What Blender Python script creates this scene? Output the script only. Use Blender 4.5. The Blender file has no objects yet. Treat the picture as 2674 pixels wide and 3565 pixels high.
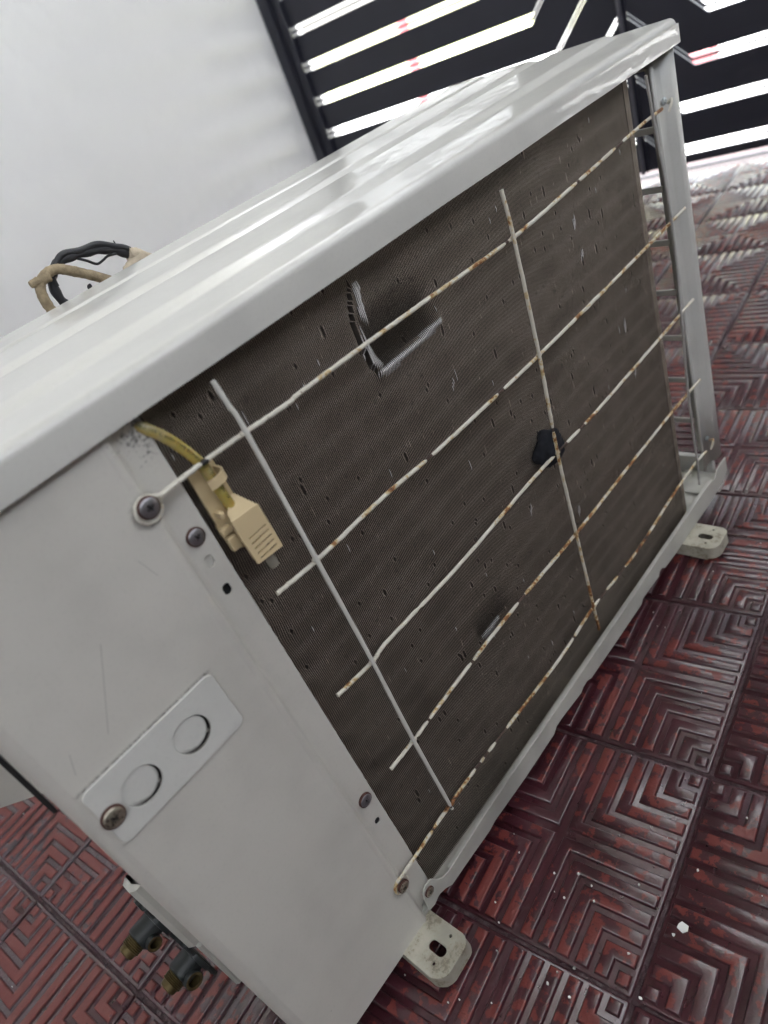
import bpy, math, random
import numpy as np
from mathutils import Matrix, Vector, noise as mn

random.seed(7)
rng = np.random.default_rng(7)
sc = bpy.context.scene
col = sc.collection

# ------------------------------------------------------------------ camera
# solved from the photograph's vanishing points (photo pixels, 2674 x 3565)
PW, PH, FPX = 2674.0, 3565.0, 2496.47
RC = np.array([[0.62600012, -0.69867019, -0.34638679],
               [-0.61123152, -0.1637615, -0.77432435],
               [0.48427253, 0.69644966, -0.52956396]])   # world -> image axes (right, down, forward)
CAM = np.array([0.0, -0.345, 0.628])
cd = bpy.data.cameras.new('camera')
cam = bpy.data.objects.new('camera', cd); col.objects.link(cam)
m = Matrix.Identity(4)
for i in range(3):
    m[i][0] = RC[0, i]; m[i][1] = -RC[1, i]; m[i][2] = -RC[2, i]; m[i][3] = CAM[i]
cam.matrix_world = m
cd.sensor_fit = 'VERTICAL'; cd.sensor_height = 36.0; cd.sensor_width = 27.0
cd.lens = FPX / PH * 36.0
cd.clip_start = 0.01; cd.clip_end = 500
cd.dof.use_dof = True; cd.dof.focus_distance = 0.58; cd.dof.aperture_fstop = 6.0
sc.camera = cam

# ------------------------------------------------------------------ sky, sun, exposure
SUN_EL = math.radians(60)
SUN_DIR = Vector((-0.12, 1.0, 0)).normalized() * math.cos(SUN_EL) + Vector((0, 0, math.sin(SUN_EL)))
w = bpy.data.worlds.new('World'); sc.world = w; w.use_nodes = True
nt = w.node_tree; nt.nodes.clear()
sky = nt.nodes.new('ShaderNodeTexSky'); sky.sky_type = 'NISHITA'; sky.sun_disc = False
sky.sun_elevation = SUN_EL; sky.sun_rotation = math.atan2(SUN_DIR.x, SUN_DIR.y)
sky.dust_density = 4.0; sky.ozone_density = 1.0; sky.air_density = 1.0
hs = nt.nodes.new('ShaderNodeHueSaturation'); hs.inputs['Saturation'].default_value = 0.26
bg = nt.nodes.new('ShaderNodeBackground'); bg.inputs['Strength'].default_value = 0.15
wo = nt.nodes.new('ShaderNodeOutputWorld')
nt.links.new(sky.outputs[0], hs.inputs['Color']); nt.links.new(hs.outputs[0], bg.inputs['Color']); nt.links.new(bg.outputs[0], wo.inputs['Surface'])
sd = bpy.data.lights.new('sun', 'SUN'); sd.energy = 5.0; sd.angle = math.radians(0.53); sd.color = (1.0, 0.97, 0.93)
so = bpy.data.objects.new('sun', sd); col.objects.link(so)
so.rotation_euler = SUN_DIR.to_track_quat('Z', 'Y').to_euler(); so.location = (0, 0, 9)
sc.view_settings.view_transform = 'Standard'; sc.view_settings.look = 'None'
sc.view_settings.gamma = 1.0; sc.view_settings.use_curve_mapping = False
sc.view_settings.exposure = 3.33
sc.cycles.use_denoising = True
sc.cycles.max_bounces = 8; sc.cycles.glossy_bounces = 4
sc.cycles.sample_clamp_indirect = 8.0

# ------------------------------------------------------------------ pixel -> plane helpers
def ray(p):
    return RC.T @ np.array([p[0] - PW / 2, p[1] - PH / 2, FPX])
def rear(p, y=0.0):                      # photo pixel -> point on the plane y = const (the unit's back)
    r = ray(p); t = (y - CAM[1]) / r[1]; return CAM + r * t
def ground(p, z=0.0):
    r = ray(p); t = (z - CAM[2]) / r[2]; return CAM + r * t

# ------------------------------------------------------------------ materials
def new_mat(name):
    mt = bpy.data.materials.new(name); mt.use_nodes = True
    n = mt.node_tree; b = n.nodes['Principled BSDF']
    return mt, n, b
def N(n, t, **kw):
    x = n.nodes.new(t)
    for k, v in kw.items():
        if k in x.inputs: x.inputs[k].default_value = v
        else: setattr(x, k, v)
    return x
def L(n, a, b): n.links.new(a, b)
def ramp(n, src, stops, interp='LINEAR'):
    r = n.nodes.new('ShaderNodeValToRGB'); r.color_ramp.interpolation = interp
    e = r.color_ramp.elements
    while len(e) < len(stops): e.new(0.5)
    for el, (p, c) in zip(e, stops):
        el.position = p; el.color = (*c, 1) if len(c) == 3 else c
    L(n, src, r.inputs[0]); return r
def mixc(n, fac, a, b):
    x = n.nodes.new('ShaderNodeMix'); x.data_type = 'RGBA'
    if isinstance(fac, (int, float)): x.inputs[0].default_value = fac
    else: L(n, fac, x.inputs[0])
    for k, v in ((6, a), (7, b)):
        if isinstance(v, tuple): x.inputs[k].default_value = (*v, 1)
        else: L(n, v, x.inputs[k])
    return x.outputs[2]
def pos(n):
    return n.nodes.new('ShaderNodeNewGeometry').outputs['Position']
def noise(n, vec, scale, detail=3.0, rough=0.5):
    x = N(n, 'ShaderNodeTexNoise'); x.inputs['Scale'].default_value = scale
    x.inputs['Detail'].default_value = detail; x.inputs['Roughness'].default_value = rough
    L(n, vec, x.inputs['Vector']); return x.outputs['Fac']
def mathn(n, op, a, b=None, clamp=False):
    x = n.nodes.new('ShaderNodeMath'); x.operation = op; x.use_clamp = clamp
    for i, v in enumerate((a, b)):
        if v is None: continue
        if isinstance(v, (int, float)): x.inputs[i].default_value = v
        else: L(n, v, x.inputs[i])
    return x.outputs[0]
def bump(n, b, h, strength=0.3, dist=0.001):
    x = N(n, 'ShaderNodeBump'); x.inputs['Strength'].default_value = strength; x.inputs['Distance'].default_value = dist
    L(n, h, x.inputs['Height']); L(n, x.outputs[0], b.inputs['Normal'])
def sset(b, **kw):
    for k, v in kw.items():
        k = k.replace('_', ' ')
        b.inputs[k].default_value = (*v, 1) if isinstance(v, tuple) and len(v) == 3 else v
def simple(name, c, rough=0.5, metal=0.0, var=0.15, scale=60.0, bmp=0.0, **kw):
    mt, n, b = new_mat(name)
    f = noise(n, pos(n), scale, 4)
    L(n, mixc(n, f, tuple(x * (1 - var) for x in c), tuple(min(1, x * (1 + var)) for x in c)), b.inputs['Base Color'])
    sset(b, Roughness=rough, Metallic=metal, **kw)
    if bmp: bump(n, b, noise(n, pos(n), scale * 6, 3), bmp, 0.0006)
    return mt
def sepxyz(n, v):
    x = n.nodes.new('ShaderNodeSeparateXYZ'); L(n, v, x.inputs[0]); return x.outputs
def smooth01(n, v, lo, hi):
    x = n.nodes.new('ShaderNodeMapRange'); x.interpolation_type = 'SMOOTHSTEP'
    L(n, v, x.inputs[0]); x.inputs[1].default_value = lo; x.inputs[2].default_value = hi
    return x.outputs[0]

def painted(name, c, rough=0.32, coat=0.3, dirt=0.25, peel=0.06, specks=True, extra=None):
    """off-white stove-enamelled sheet: faint grime clouds, scuffs and black specks"""
    mt, n, b = new_mat(name); P = pos(n)
    big = noise(n, P, 7, 4, 0.6)
    colr = mixc(n, smooth01(n, big, 0.42, 0.75), c, tuple(x * (1 - dirt) for x in c))
    fine = noise(n, P, 420, 2)
    colr = mixc(n, mathn(n, 'MULTIPLY', smooth01(n, fine, 0.5, 0.75), 0.10), colr, tuple(x * 0.6 for x in c))
    if specks:
        sp = noise(n, P, 210, 1.0)
        area = noise(n, P, 9, 2)
        k = mathn(n, 'MULTIPLY', smooth01(n, sp, 0.80, 0.84), smooth01(n, area, 0.45, 0.6))
        colr = mixc(n, k, colr, (0.035, 0.03, 0.028))
    if extra: colr = extra(n, P, colr)
    L(n, colr, b.inputs['Base Color'])
    rr = mixc(n, big, (rough * 0.8,) * 3, (rough * 1.3,) * 3); L(n, rr, b.inputs['Roughness'])
    sset(b, Coat_Weight=coat, Coat_Roughness=0.12)
    if peel: bump(n, b, noise(n, P, 55, 2), peel, 0.002)
    return mt

M = {}
PAINT = (0.60, 0.578, 0.525)
def panel_dirt(n, P, colr):
    X, Y, Z = sepxyz(n, P)
    # soot blown under the cover beside the coil, and a thin line of grime along the top of the panel
    nz = noise(n, P, 520, 4, 0.75); cl = noise(n, P, 45, 3)
    top = mathn(n, 'MULTIPLY', smooth01(n, Z, 0.470, 0.517), smooth01(n, X, 0.088, 0.128))
    k = mathn(n, 'MULTIPLY', smooth01(n, mathn(n, 'ADD', nz, mathn(n, 'MULTIPLY', top, 0.22)), 0.66, 0.80), smooth01(n, top, 0.1, 0.5))
    colr = mixc(n, mathn(n, 'MULTIPLY', k, 0.8), colr, (0.05, 0.045, 0.04))
    edge = smooth01(n, mathn(n, 'ADD', Z, mathn(n, 'MULTIPLY', cl, 0.012)), 0.520, 0.528)
    k2 = mathn(n, 'MULTIPLY', edge, smooth01(n, nz, 0.38, 0.6))
    colr = mixc(n, k2, colr, (0.06, 0.053, 0.047))
    # grime round the two clamp screws
    for (sx, sz) in ((0.104, 0.4740), (0.1052, 0.0800)):
        d = mathn(n, 'SQRT', mathn(n, 'ADD', mathn(n, 'POWER', mathn(n, 'ADD', X, -sx), 2.0), mathn(n, 'POWER', mathn(n, 'ADD', Z, -sz), 2.0)))
        k = mathn(n, 'MULTIPLY', smooth01(n, mathn(n, 'ADD', d, mathn(n, 'MULTIPLY', nz, 0.006)), 0.0145, 0.0075), 0.75)
        colr = mixc(n, k, colr, (0.09, 0.08, 0.07))
    pe = mathn(n, 'MULTIPLY', smooth01(n, mathn(n, 'ADD', mathn(n, 'ABSOLUTE', mathn(n, 'ADD', Z, -0.3722)), mathn(n, 'MULTIPLY', cl, 0.0016)), 0.0030, 0.0006), smooth01(n, X, 0.084, 0.078))
    pe = mathn(n, 'MULTIPLY', mathn(n, 'MULTIPLY', pe, smooth01(n, X, -0.013, -0.008)), smooth01(n, mathn(n, 'ADD', nz, mathn(n, 'MULTIPLY', cl, 0.4)), 0.55, 0.85))
    colr = mixc(n, pe, colr, (0.075, 0.066, 0.055))
    # one long scratch and a shorter one beside the opening plate
    for (ax, az, bx, bz, wd, am) in ((0.0455, 0.432, 0.0205, 0.388, 0.00030, 0.30), (0.0010, 0.395, -0.0035, 0.383, 0.0002, 0.4), (0.085, 0.455, 0.089, 0.441, 0.0002, 0.35)):
        dx, dz = bx - ax, bz - az; l = math.hypot(dx, dz)
        u = mathn(n, 'ADD', mathn(n, 'MULTIPLY', mathn(n, 'ADD', X, -ax), dx / l), mathn(n, 'MULTIPLY', mathn(n, 'ADD', Z, -az), dz / l))
        v = mathn(n, 'ABSOLUTE', mathn(n, 'ADD', mathn(n, 'MULTIPLY', mathn(n, 'ADD', X, -ax), -dz / l), mathn(n, 'MULTIPLY', mathn(n, 'ADD', Z, -az), dx / l)))
        k = mathn(n, 'MULTIPLY', mathn(n, 'MULTIPLY', smooth01(n, v, wd * 1.6, wd * 0.5), mathn(n, 'GREATER_THAN', u, 0.0)), mathn(n, 'LESS_THAN', u, l))
        colr = mixc(n, mathn(n, 'MULTIPLY', k, am), colr, (0.12, 0.115, 0.105))
    return colr
M['panel'] = painted('panel_paint', PAINT, 0.42, 0.12, 0.16, 0.03, extra=panel_dirt)
M['cover'] = painted('cover_paint', (0.585, 0.575, 0.535), 0.32, 0.5, 0.14, 0.13)
def roller_marks(mt):
    n = mt.node_tree; b = n.nodes['Principled BSDF']; P = pos(n)
    mp = n.nodes.new('ShaderNodeMapping'); mp.inputs['Scale'].default_value = (9, 260, 9); L(n, P, mp.inputs['Vector'])
    old = b.inputs['Normal'].links[0].from_socket
    x = N(n, 'ShaderNodeBump'); x.inputs['Strength'].default_value = 0.10; x.inputs['Distance'].default_value = 0.0006
    L(n, noise(n, mp.outputs[0], 1.0, 3), x.inputs['Height']); L(n, old, x.inputs['Normal']); L(n, x.outputs[0], b.inputs['Normal']); L(n, x.outputs[0], b.inputs['Coat Normal'])
roller_marks(M['cover'])
M['cover'].node_tree.nodes['Principled BSDF'].inputs['Coat Roughness'].default_value = 0.05
M['post'] = painted('post_paint', (0.56, 0.555, 0.52), 0.4, 0.15, 0.3, 0.05)
M['rail'] = painted('rail_paint', (0.53, 0.52, 0.47), 0.45, 0.1, 0.4, 0.08)
def foot_dirt(n, P, colr):
    a = noise(n, P, 75, 5, 0.7); f = noise(n, P, 420, 3, 0.6)
    colr = mixc(n, mathn(n, 'MULTIPLY', smooth01(n, a, 0.38, 0.72), 0.55), colr, (0.27, 0.225, 0.15))
    return mixc(n, mathn(n, 'MULTIPLY', smooth01(n, mathn(n, 'ADD', a, mathn(n, 'MULTIPLY', f, 0.4)), 0.74, 0.86), 0.45), colr, (0.10, 0.08, 0.055))
M['foot'] = painted('foot_paint', (0.50, 0.475, 0.39), 0.55, 0.05, 0.5, 0.12, extra=foot_dirt)
def plate_grime_shade(n, P, colr):
    X, Y, Z = sepxyz(n, P)
    nz = noise(n, P, 300, 4, 0.7)
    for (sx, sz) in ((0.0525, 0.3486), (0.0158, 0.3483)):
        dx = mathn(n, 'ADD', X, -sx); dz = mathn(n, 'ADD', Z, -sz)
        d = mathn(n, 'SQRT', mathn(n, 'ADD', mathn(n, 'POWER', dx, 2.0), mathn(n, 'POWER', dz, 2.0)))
        ring = mathn(n, 'MULTIPLY', smooth01(n, d, 0.0072, 0.0112), smooth01(n, d, 0.0125, 0.0116))  # grime plus painted shade in the gaps round the knock-outs
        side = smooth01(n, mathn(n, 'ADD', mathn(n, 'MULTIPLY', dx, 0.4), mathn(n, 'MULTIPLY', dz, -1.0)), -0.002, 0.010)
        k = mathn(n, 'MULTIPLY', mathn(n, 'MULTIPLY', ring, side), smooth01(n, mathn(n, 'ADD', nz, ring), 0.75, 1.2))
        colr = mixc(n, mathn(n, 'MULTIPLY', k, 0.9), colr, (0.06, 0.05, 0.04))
    return colr
M['plate'] = painted('plate_paint', (0.63, 0.625, 0.585), 0.42, 0.12, 0.12, 0.03, extra=plate_grime_shade)
M['inside'] = simple('dark_interior', (0.03, 0.03, 0.03), 0.8)

# coil fins: dusty aluminium
mt, n, b = new_mat('dusty_fins'); P = pos(n)
X, Y, Z = sepxyz(n, P)
d1 = noise(n, P, 24, 4, 0.6); d2 = noise(n, P, 170, 3)
c0 = mixc(n, smooth01(n, d1, 0.35, 0.7), (0.38, 0.312, 0.248), (0.56, 0.468, 0.38))
tube_band = mathn(n, 'MULTIPLY', mathn(n, 'ADD', mathn(n, 'SINE', mathn(n, 'MULTIPLY', mathn(n, 'ADD', Z, mathn(n, 'MULTIPLY', d1, 0.003)), 2 * math.pi / 0.0212)), 1.0), 0.5)
c0 = mixc(n, mathn(n, 'MULTIPLY', mathn(n, 'POWER', tube_band, 3.0), 0.75), c0, (0.62, 0.54, 0.45))
c0 = mixc(n, mathn(n, 'MULTIPLY', smooth01(n, d2, 0.60, 0.75), 0.5), c0, (0.05, 0.042, 0.036))
L(n, c0, b.inputs['Base Color']); sset(b, Roughness=0.55, Metallic=0.25); M['fin'] = mt
M['fin_gleam'] = simple('gleaming_aluminium', (0.85, 0.85, 0.84), 0.35, 0.3, 0.1, 200)  # bare metal of bent fins, its gleam painted as pale colour
M['fin_side'] = simple('fin_sides', (0.062, 0.052, 0.044), 0.55, 0.15, 0.35, 40)  # painted darker than the fin edges for shade in the gaps
M['core'] = simple('coil_core', (0.018, 0.017, 0.016), 0.8, 0, 0.3)
M['copper'] = simple('aged_copper', (0.16, 0.09, 0.06), 0.5, 0.7, 0.3)

def wire_mat():
    mt, n, b = new_mat('rusting_wire_coat'); P = pos(n); X, Y, Z = sepxyz(n, P)
    a = noise(n, P, 55, 3, 0.6); f = noise(n, P, 330, 4, 0.65)
    drift = mathn(n, 'ADD', mathn(n, 'MULTIPLY', smooth01(n, X, 0.12, 0.5), 0.07), mathn(n, 'MULTIPLY', smooth01(n, Z, 0.30, 0.05), 0.05))
    v = mathn(n, 'ADD', mathn(n, 'ADD', mathn(n, 'MULTIPLY', a, 0.80), mathn(n, 'MULTIPLY', f, 0.34)), drift)
    base = mixc(n, noise(n, P, 90, 2), (0.70, 0.68, 0.60), (0.60, 0.56, 0.46))
    c = mixc(n, smooth01(n, v, 0.635, 0.70), base, (0.55, 0.42, 0.22))
    c = mixc(n, smooth01(n, v, 0.70, 0.745), c, (0.26, 0.11, 0.035))
    c = mixc(n, smooth01(n, v, 0.78, 0.83), c, (0.05, 0.026, 0.02))
    cr = noise(n, P, 620, 1.0)
    c = mixc(n, mathn(n, 'MULTIPLY', smooth01(n, cr, 0.72, 0.76), 0.7), c, (0.13, 0.05, 0.02))
    L(n, c, b.inputs['Base Color']); sset(b, Roughness=0.5)
    bump(n, b, f, 0.5, 0.0008); return mt
M['wire'] = wire_mat()
M['wire_core'] = simple('bare_rusty_wire', (0.07, 0.042, 0.034), 0.7, 0.2, 0.5, 300, 0.3)
M['clean_wire'] = simple('clean_wire_coat', (0.66, 0.65, 0.60), 0.4, 0, 0.06, 300)
M['galv'] = simple('pale_steel_wire', (0.45, 0.44, 0.42), 0.4, 0.3, 0.2, 200)

def screw_mat(name, c, rust):
    mt, n, b = new_mat(name); P = pos(n)
    f = noise(n, P, 500, 4, 0.65)
    L(n, mixc(n, smooth01(n, f, 0.60 - rust * 0.2, 0.72 - rust * 0.1), c, (0.055, 0.035, 0.028)), b.inputs['Base Color'])
    sset(b, Roughness=0.36, Metallic=0.85); bump(n, b, f, 0.3, 0.0004); return mt
M['screw'] = screw_mat('screw_steel', (0.30, 0.29, 0.30), 0.1)
M['screw_old'] = screw_mat('corroded_screw', (0.42, 0.38, 0.30), 0.55)
M['screw_bright'] = screw_mat('zinc_screw', (0.62, 0.66, 0.68), 0.0)
M['screw_dark'] = simple('screw_recess', (0.02, 0.018, 0.017), 0.7)
M['washer'] = simple('rusty_washer', (0.075, 0.028, 0.020), 0.7, 0.1, 0.5, 400)
M['beige'] = simple('beige_plastic', (0.62, 0.49, 0.29), 0.42, 0, 0.05, 30, 0.05)
mt, n, b = new_mat('yellowed_clear_sleeve'); P = pos(n)
X, Y, Z = sepxyz(n, P)
L(n, mixc(n, smooth01(n, noise(n, P, 60, 2), 0.4, 0.65), (0.44, 0.34, 0.085), (0.40, 0.345, 0.19)), b.inputs['Base Color'])
sset(b, Roughness=0.18, Coat_Weight=0.6, Coat_Roughness=0.1, Subsurface_Weight=0.25, Subsurface_Scale=0.002); M['sleeve'] = mt
M['sleeve_grey'] = simple('grey_clear_sleeve', (0.27, 0.25, 0.20), 0.2, 0, 0.2, 80, 0, Coat_Weight=0.5)
M['ink'] = simple('sleeve_print', (0.055, 0.045, 0.02), 0.6)
M['blacktape'] = simple('black_tape', (0.018, 0.018, 0.019), 0.5)
M['foam'] = simple('black_foam', (0.012, 0.013, 0.018), 0.95, 0, 0.5, 300, 0.8)
M['rubber'] = simple('black_valve_coating', (0.022, 0.026, 0.026), 0.45, 0, 0.4, 120)
M['brass'] = simple('dull_brass', (0.13, 0.096, 0.04), 0.5, 0.7, 0.5, 220)
M['gate'] = simple('navy_black_gate_paint', (0.020, 0.021, 0.032), 0.38, 0, 0.2, 8)
M['gate_pale'] = simple('grey_gate_rod', (0.13, 0.13, 0.15), 0.35, 0.4, 0.2, 12)
M['bark'] = simple('cracked_beige_cable', (0.30, 0.235, 0.145), 0.8, 0, 0.75, 170, 1.0)
M['cable'] = simple('black_cable', (0.02, 0.02, 0.023), 0.5, 0, 0.3, 100)
M['cloth_tape'] = simple('frayed_tape', (0.52, 0.44, 0.33), 0.9, 0, 0.4, 160, 0.6)

def tile_mats():
    def varnish(n, P):
        q = noise(n, P, 14, 4, 0.6); q2 = noise(n, P, 130, 3, 0.6)
        c = mixc(n, smooth01(n, q, 0.35, 0.7), (0.040, 0.0095, 0.0140), (0.068, 0.0165, 0.0235))
        return mixc(n, mathn(n, 'MULTIPLY', smooth01(n, q2, 0.55, 0.8), 0.35), c, (0.10, 0.07, 0.076)), q, q2  # grey-violet flecks paint in some of the sky's sheen
    out = []
    for top in (False, True):
        mt, n, b = new_mat('red_tile_rib_tops' if top else 'maroon_tile_varnish'); P = pos(n)
        c, q, q2 = varnish(n, P)
        rough = 0.30
        if top:
            wear = mathn(n, 'ADD', mathn(n, 'MULTIPLY', noise(n, P, 9, 3), 0.55), mathn(n, 'MULTIPLY', noise(n, P, 75, 4, 0.62), 0.75))
            X, Y, Z = sepxyz(n, P)
            wear = mathn(n, 'ADD', wear, mathn(n, 'MULTIPLY', mathn(n, 'MULTIPLY', smooth01(n, X, 0.25, -0.05), smooth01(n, Y, 0.05, 0.25)), 0.14))   # more wear beside the valves, held back in the unit's shade
            k = smooth01(n, wear, 0.675, 0.71)
            c = mixc(n, k, c, mixc(n, q2, (0.175, 0.036, 0.030), (0.130, 0.027, 0.023)))
            L(n, mixc(n, k, (0.30,) * 3, (0.55,) * 3), b.inputs['Roughness'])
            coat_k = mixc(n, k, (0.8,) * 3, (0.28,) * 3)
        else:
            L(n, mixc(n, q2, (0.20,) * 3, (0.42,) * 3), b.inputs['Roughness'])
        L(n, c, b.inputs['Base Color'])
        sset(b, Coat_Weight=0.8, Coat_Roughness=0.22, Coat_IOR=1.8, Specular_IOR_Level=0.3)
        if top: L(n, coat_k, b.inputs['Coat Weight'])
        h = mathn(n, 'ADD', mathn(n, 'MULTIPLY', q2, 0.7), mathn(n, 'MULTIPLY', noise(n, P, 420, 3), 0.3))
        bump(n, b, h, 0.55, 0.0022); out.append(mt)
    return out
M['tile'], M['tile_top'] = tile_mats()
mt, n, b = new_mat('tile_joint'); P = pos(n)
q = noise(n, P, 110, 5, 0.65)
L(n, mixc(n, smooth01(n, q, 0.45, 0.75), (0.045, 0.017, 0.022), (0.15, 0.115, 0.115)), b.inputs['Base Color']); sset(b, Roughness=0.4)
bump(n, b, q, 1.0, 0.006); M['joint'] = mt
mt, n, b = new_mat('white_wall_paint'); P = pos(n)
q = noise(n, P, 2.2, 5, 0.55)
L(n, mixc(n, q, (0.77, 0.765, 0.75), (0.83, 0.825, 0.805)), b.inputs['Base Color']); sset(b, Roughness=0.6)
bump(n, b, mathn(n, 'ADD', noise(n, P, 5, 3), mathn(n, 'MULTIPLY', noise(n, P, 140, 3), 0.03)), 0.5, 0.03); M['wall'] = mt
M['plaster'] = simple('grey_plaster', (0.20, 0.198, 0.19), 0.85, 0, 0.25, 3, 0.2)
M['concrete'] = simple('bare_concrete', (0.35, 0.355, 0.36), 0.85, 0, 0.2, 3, 0.2)
M['cream'] = simple('cream_render', (0.66, 0.63, 0.52), 0.8, 0, 0.25, 1.2)
M['street'] = simple('pale_concrete', (0.68, 0.69, 0.69), 0.8, 0, 0.12, 1.5, 0.2)
M['lawn'] = simple('dry_lawn', (0.38, 0.40, 0.21), 0.9, 0, 0.35, 5)
M['red'] = simple('faded_red_paint', (0.36, 0.075, 0.085), 0.5)
M['chip'] = simple('white_paint_chip', (0.75, 0.75, 0.72), 0.6)

# ------------------------------------------------------------------ mesh helpers
class MB:
    def __init__(s): s.v = []; s.f = []; s.m = []
    def add(s, v, f, mi=0):
        o = len(s.v); s.v += [tuple(map(float, p)) for p in v]
        for q in f: s.f.append(tuple(i + o for i in q)); s.m.append(mi)
    def box(s, lo, hi, mi=0, bev=0.0):
        (a, b_, c), (d, e, f) = lo, hi
        if bev <= 0:
            s.add([(a, b_, c), (d, b_, c), (d, e, c), (a, e, c), (a, b_, f), (d, b_, f), (d, e, f), (a, e, f)],
                  [(0, 3, 2, 1), (4, 5, 6, 7), (0, 1, 5, 4), (1, 2, 6, 5), (2, 3, 7, 6), (3, 0, 4, 7)], mi); return
        vs = []
        for z, ins in ((c, bev), (c + bev, 0), (f - bev, 0), (f, bev)):
            x0, x1, y0, y1 = a + ins, d - ins, b_ + ins, e - ins
            k = bev * (0.0 if ins else 0.0)
            vs += [(x0 + bev, y0, z), (x1 - bev, y0, z), (x1, y0 + bev, z), (x1, y1 - bev, z), (x1 - bev, y1, z), (x0 + bev, y1, z), (x0, y1 - bev, z), (x0, y0 + bev, z)]
        fs = [tuple(range(7, -1, -1)), tuple(range(24, 32))]
        for r in range(3):
            for i in range(8): fs.append((r * 8 + i, r * 8 + (i + 1) % 8, r * 8 + 8 + (i + 1) % 8, r * 8 + 8 + i))
        s.add(vs, fs, mi)
    def prism(s, poly, fn, t0, t1, mi=0):
        """extrude a 2-D polygon; fn(a, b, t) -> xyz"""
        k = len(poly)
        v = [fn(a, b, t0) for a, b in poly] + [fn(a, b, t1) for a, b in poly]
        f = [tuple(range(k - 1, -1, -1)), tuple(range(k, 2 * k))] + [(i, (i + 1) % k, k + (i + 1) % k, k + i) for i in range(k)]
        s.add(v, f, mi)
    def lathe(s, org, axis, prof, seg=24, mi=0, mis=None):
        ax = Vector(axis).normalized(); u = ax.orthogonal().normalized(); v = ax.cross(u); o = Vector(org)
        vs = []
        for (h, r) in prof:
            for i in range(seg):
                a = 2 * math.pi * i / seg; vs.append(o + ax * h + (u * math.cos(a) + v * math.sin(a)) * r)
        for j in range(len(prof) - 1):
            fs = [(j * seg + i, j * seg + (i + 1) % seg, (j + 1) * seg + (i + 1) % seg, (j + 1) * seg + i) for i in range(seg)]
            if j == 0: s.add(vs, [], mi); base = len(s.v) - len(vs)
            for q in fs: s.f.append(tuple(i + base for i in q)); s.m.append(mis[j] if mis else mi)
    def tube(s, pts, r, seg=10, mi=0, caps=True, mi_fn=None):
        pts = [Vector(p) for p in pts]; n = len(pts)
        rad = r if callable(r) else (lambda i: r)
        t = [(pts[min(i + 1, n - 1)] - pts[max(i - 1, 0)]).normalized() for i in range(n)]
        u = t[0].orthogonal().normalized(); vs = []
        for i in range(n):
            u = (u - t[i] * u.dot(t[i])).normalized(); v = t[i].cross(u)
            for k in range(seg):
                a = 2 * math.pi * k / seg; vs.append(pts[i] + (u * math.cos(a) + v * math.sin(a)) * rad(i))
        o = len(s.v); s.v += [tuple(p) for p in vs]
        for i in range(n - 1):
            for k in range(seg):
                s.f.append((o + i * seg + k, o + i * seg + (k + 1) % seg, o + (i + 1) * seg + (k + 1) % seg, o + (i + 1) * seg + k))
                s.m.append(mi_fn(i) if mi_fn else mi)
        if caps:
            s.f.append(tuple(o + k for k in range(seg - 1, -1, -1))); s.m.append(mi)
            s.f.append(tuple(o + (n - 1) * seg + k for k in range(seg))); s.m.append(mi)
    def build(s, name, mats, parent=None, smooth=None, loc=None):
        me = bpy.data.meshes.new(name); me.from_pydata(s.v, [], s.f)
        for q in (mats if isinstance(mats, (list, tuple)) else [mats]): me.materials.append(q)
        me.polygons.foreach_set('material_index', s.m)
        me.update()
        return link(name, me, parent, smooth)
def link(name, me, parent=None, smooth=None):
    if smooth is not None:
        me.shade_smooth() if smooth >= 180 else me.set_sharp_from_angle(angle=math.radians(smooth))
        if smooth < 180:
            me.polygons.foreach_set('use_smooth', [True] * len(me.polygons)); me.set_sharp_from_angle(angle=math.radians(smooth))
    o = bpy.data.objects.new(name, me); col.objects.link(o)
    if parent is not None: adopt(o, parent)
    return o
def wloc(o):
    v = Vector(o.location)
    return v + wloc(o.parent) if o.parent is not None and o.type == 'EMPTY' else (v)
def adopt(o, p):
    o.parent = p
    # meshes are written in world coordinates: undo the (translation-only) parent
    off = Vector((0, 0, 0)); q = p
    while q is not None:
        if q.type == 'EMPTY': off += Vector(q.location)
        q = q.parent
    if p.type == 'EMPTY': o.matrix_parent_inverse = Matrix.Translation(-off)
def empty(name, loc):
    o = bpy.data.objects.new(name, None); col.objects.link(o); o.location = loc; o.empty_display_size = 0.1; return o
def tag(o, label, cat, group=None, kind=None):
    o['label'] = label
    if cat: o['category'] = cat
    if group: o['group'] = group
    if kind: o['kind'] = kind
    return o
def spline(P, k=8):
    P = [np.array(p, float) for p in P]; out = []
    for i in range(len(P) - 1):
        p0 = P[max(i - 1, 0)]; p1 = P[i]; p2 = P[i + 1]; p3 = P[min(i + 2, len(P) - 1)]
        for j in range(k):
            t = j / k
            out.append(0.5 * ((2 * p1) + (-p0 + p2) * t + (2 * p0 - 5 * p1 + 4 * p2 - p3) * t * t + (-p0 + 3 * p1 - 3 * p2 + p3) * t ** 3))
    out.append(P[-1]); return out
def rrect(x0, x1, z0, z1, r, k=5):
    out = []
    for cx, cz, a0 in ((x1 - r, z1 - r, 0), (x0 + r, z1 - r, 90), (x0 + r, z0 + r, 180), (x1 - r, z0 + r, 270)):
        for i in range(k + 1):
            a = math.radians(a0 + 90 * i / k); out.append((cx + r * math.cos(a), cz + r * math.sin(a)))
    return out
def circ(x, z, r, k=28): return [(x + r * math.cos(2 * math.pi * i / k), z + r * math.sin(2 * math.pi * i / k)) for i in range(k)]
def oblong(x, z, w_, h_, k=8):
    return rrect(x - w_ / 2, x + w_ / 2, z - h_ / 2, z + h_ / 2, min(w_, h_) / 2 * 0.98, k)
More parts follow.
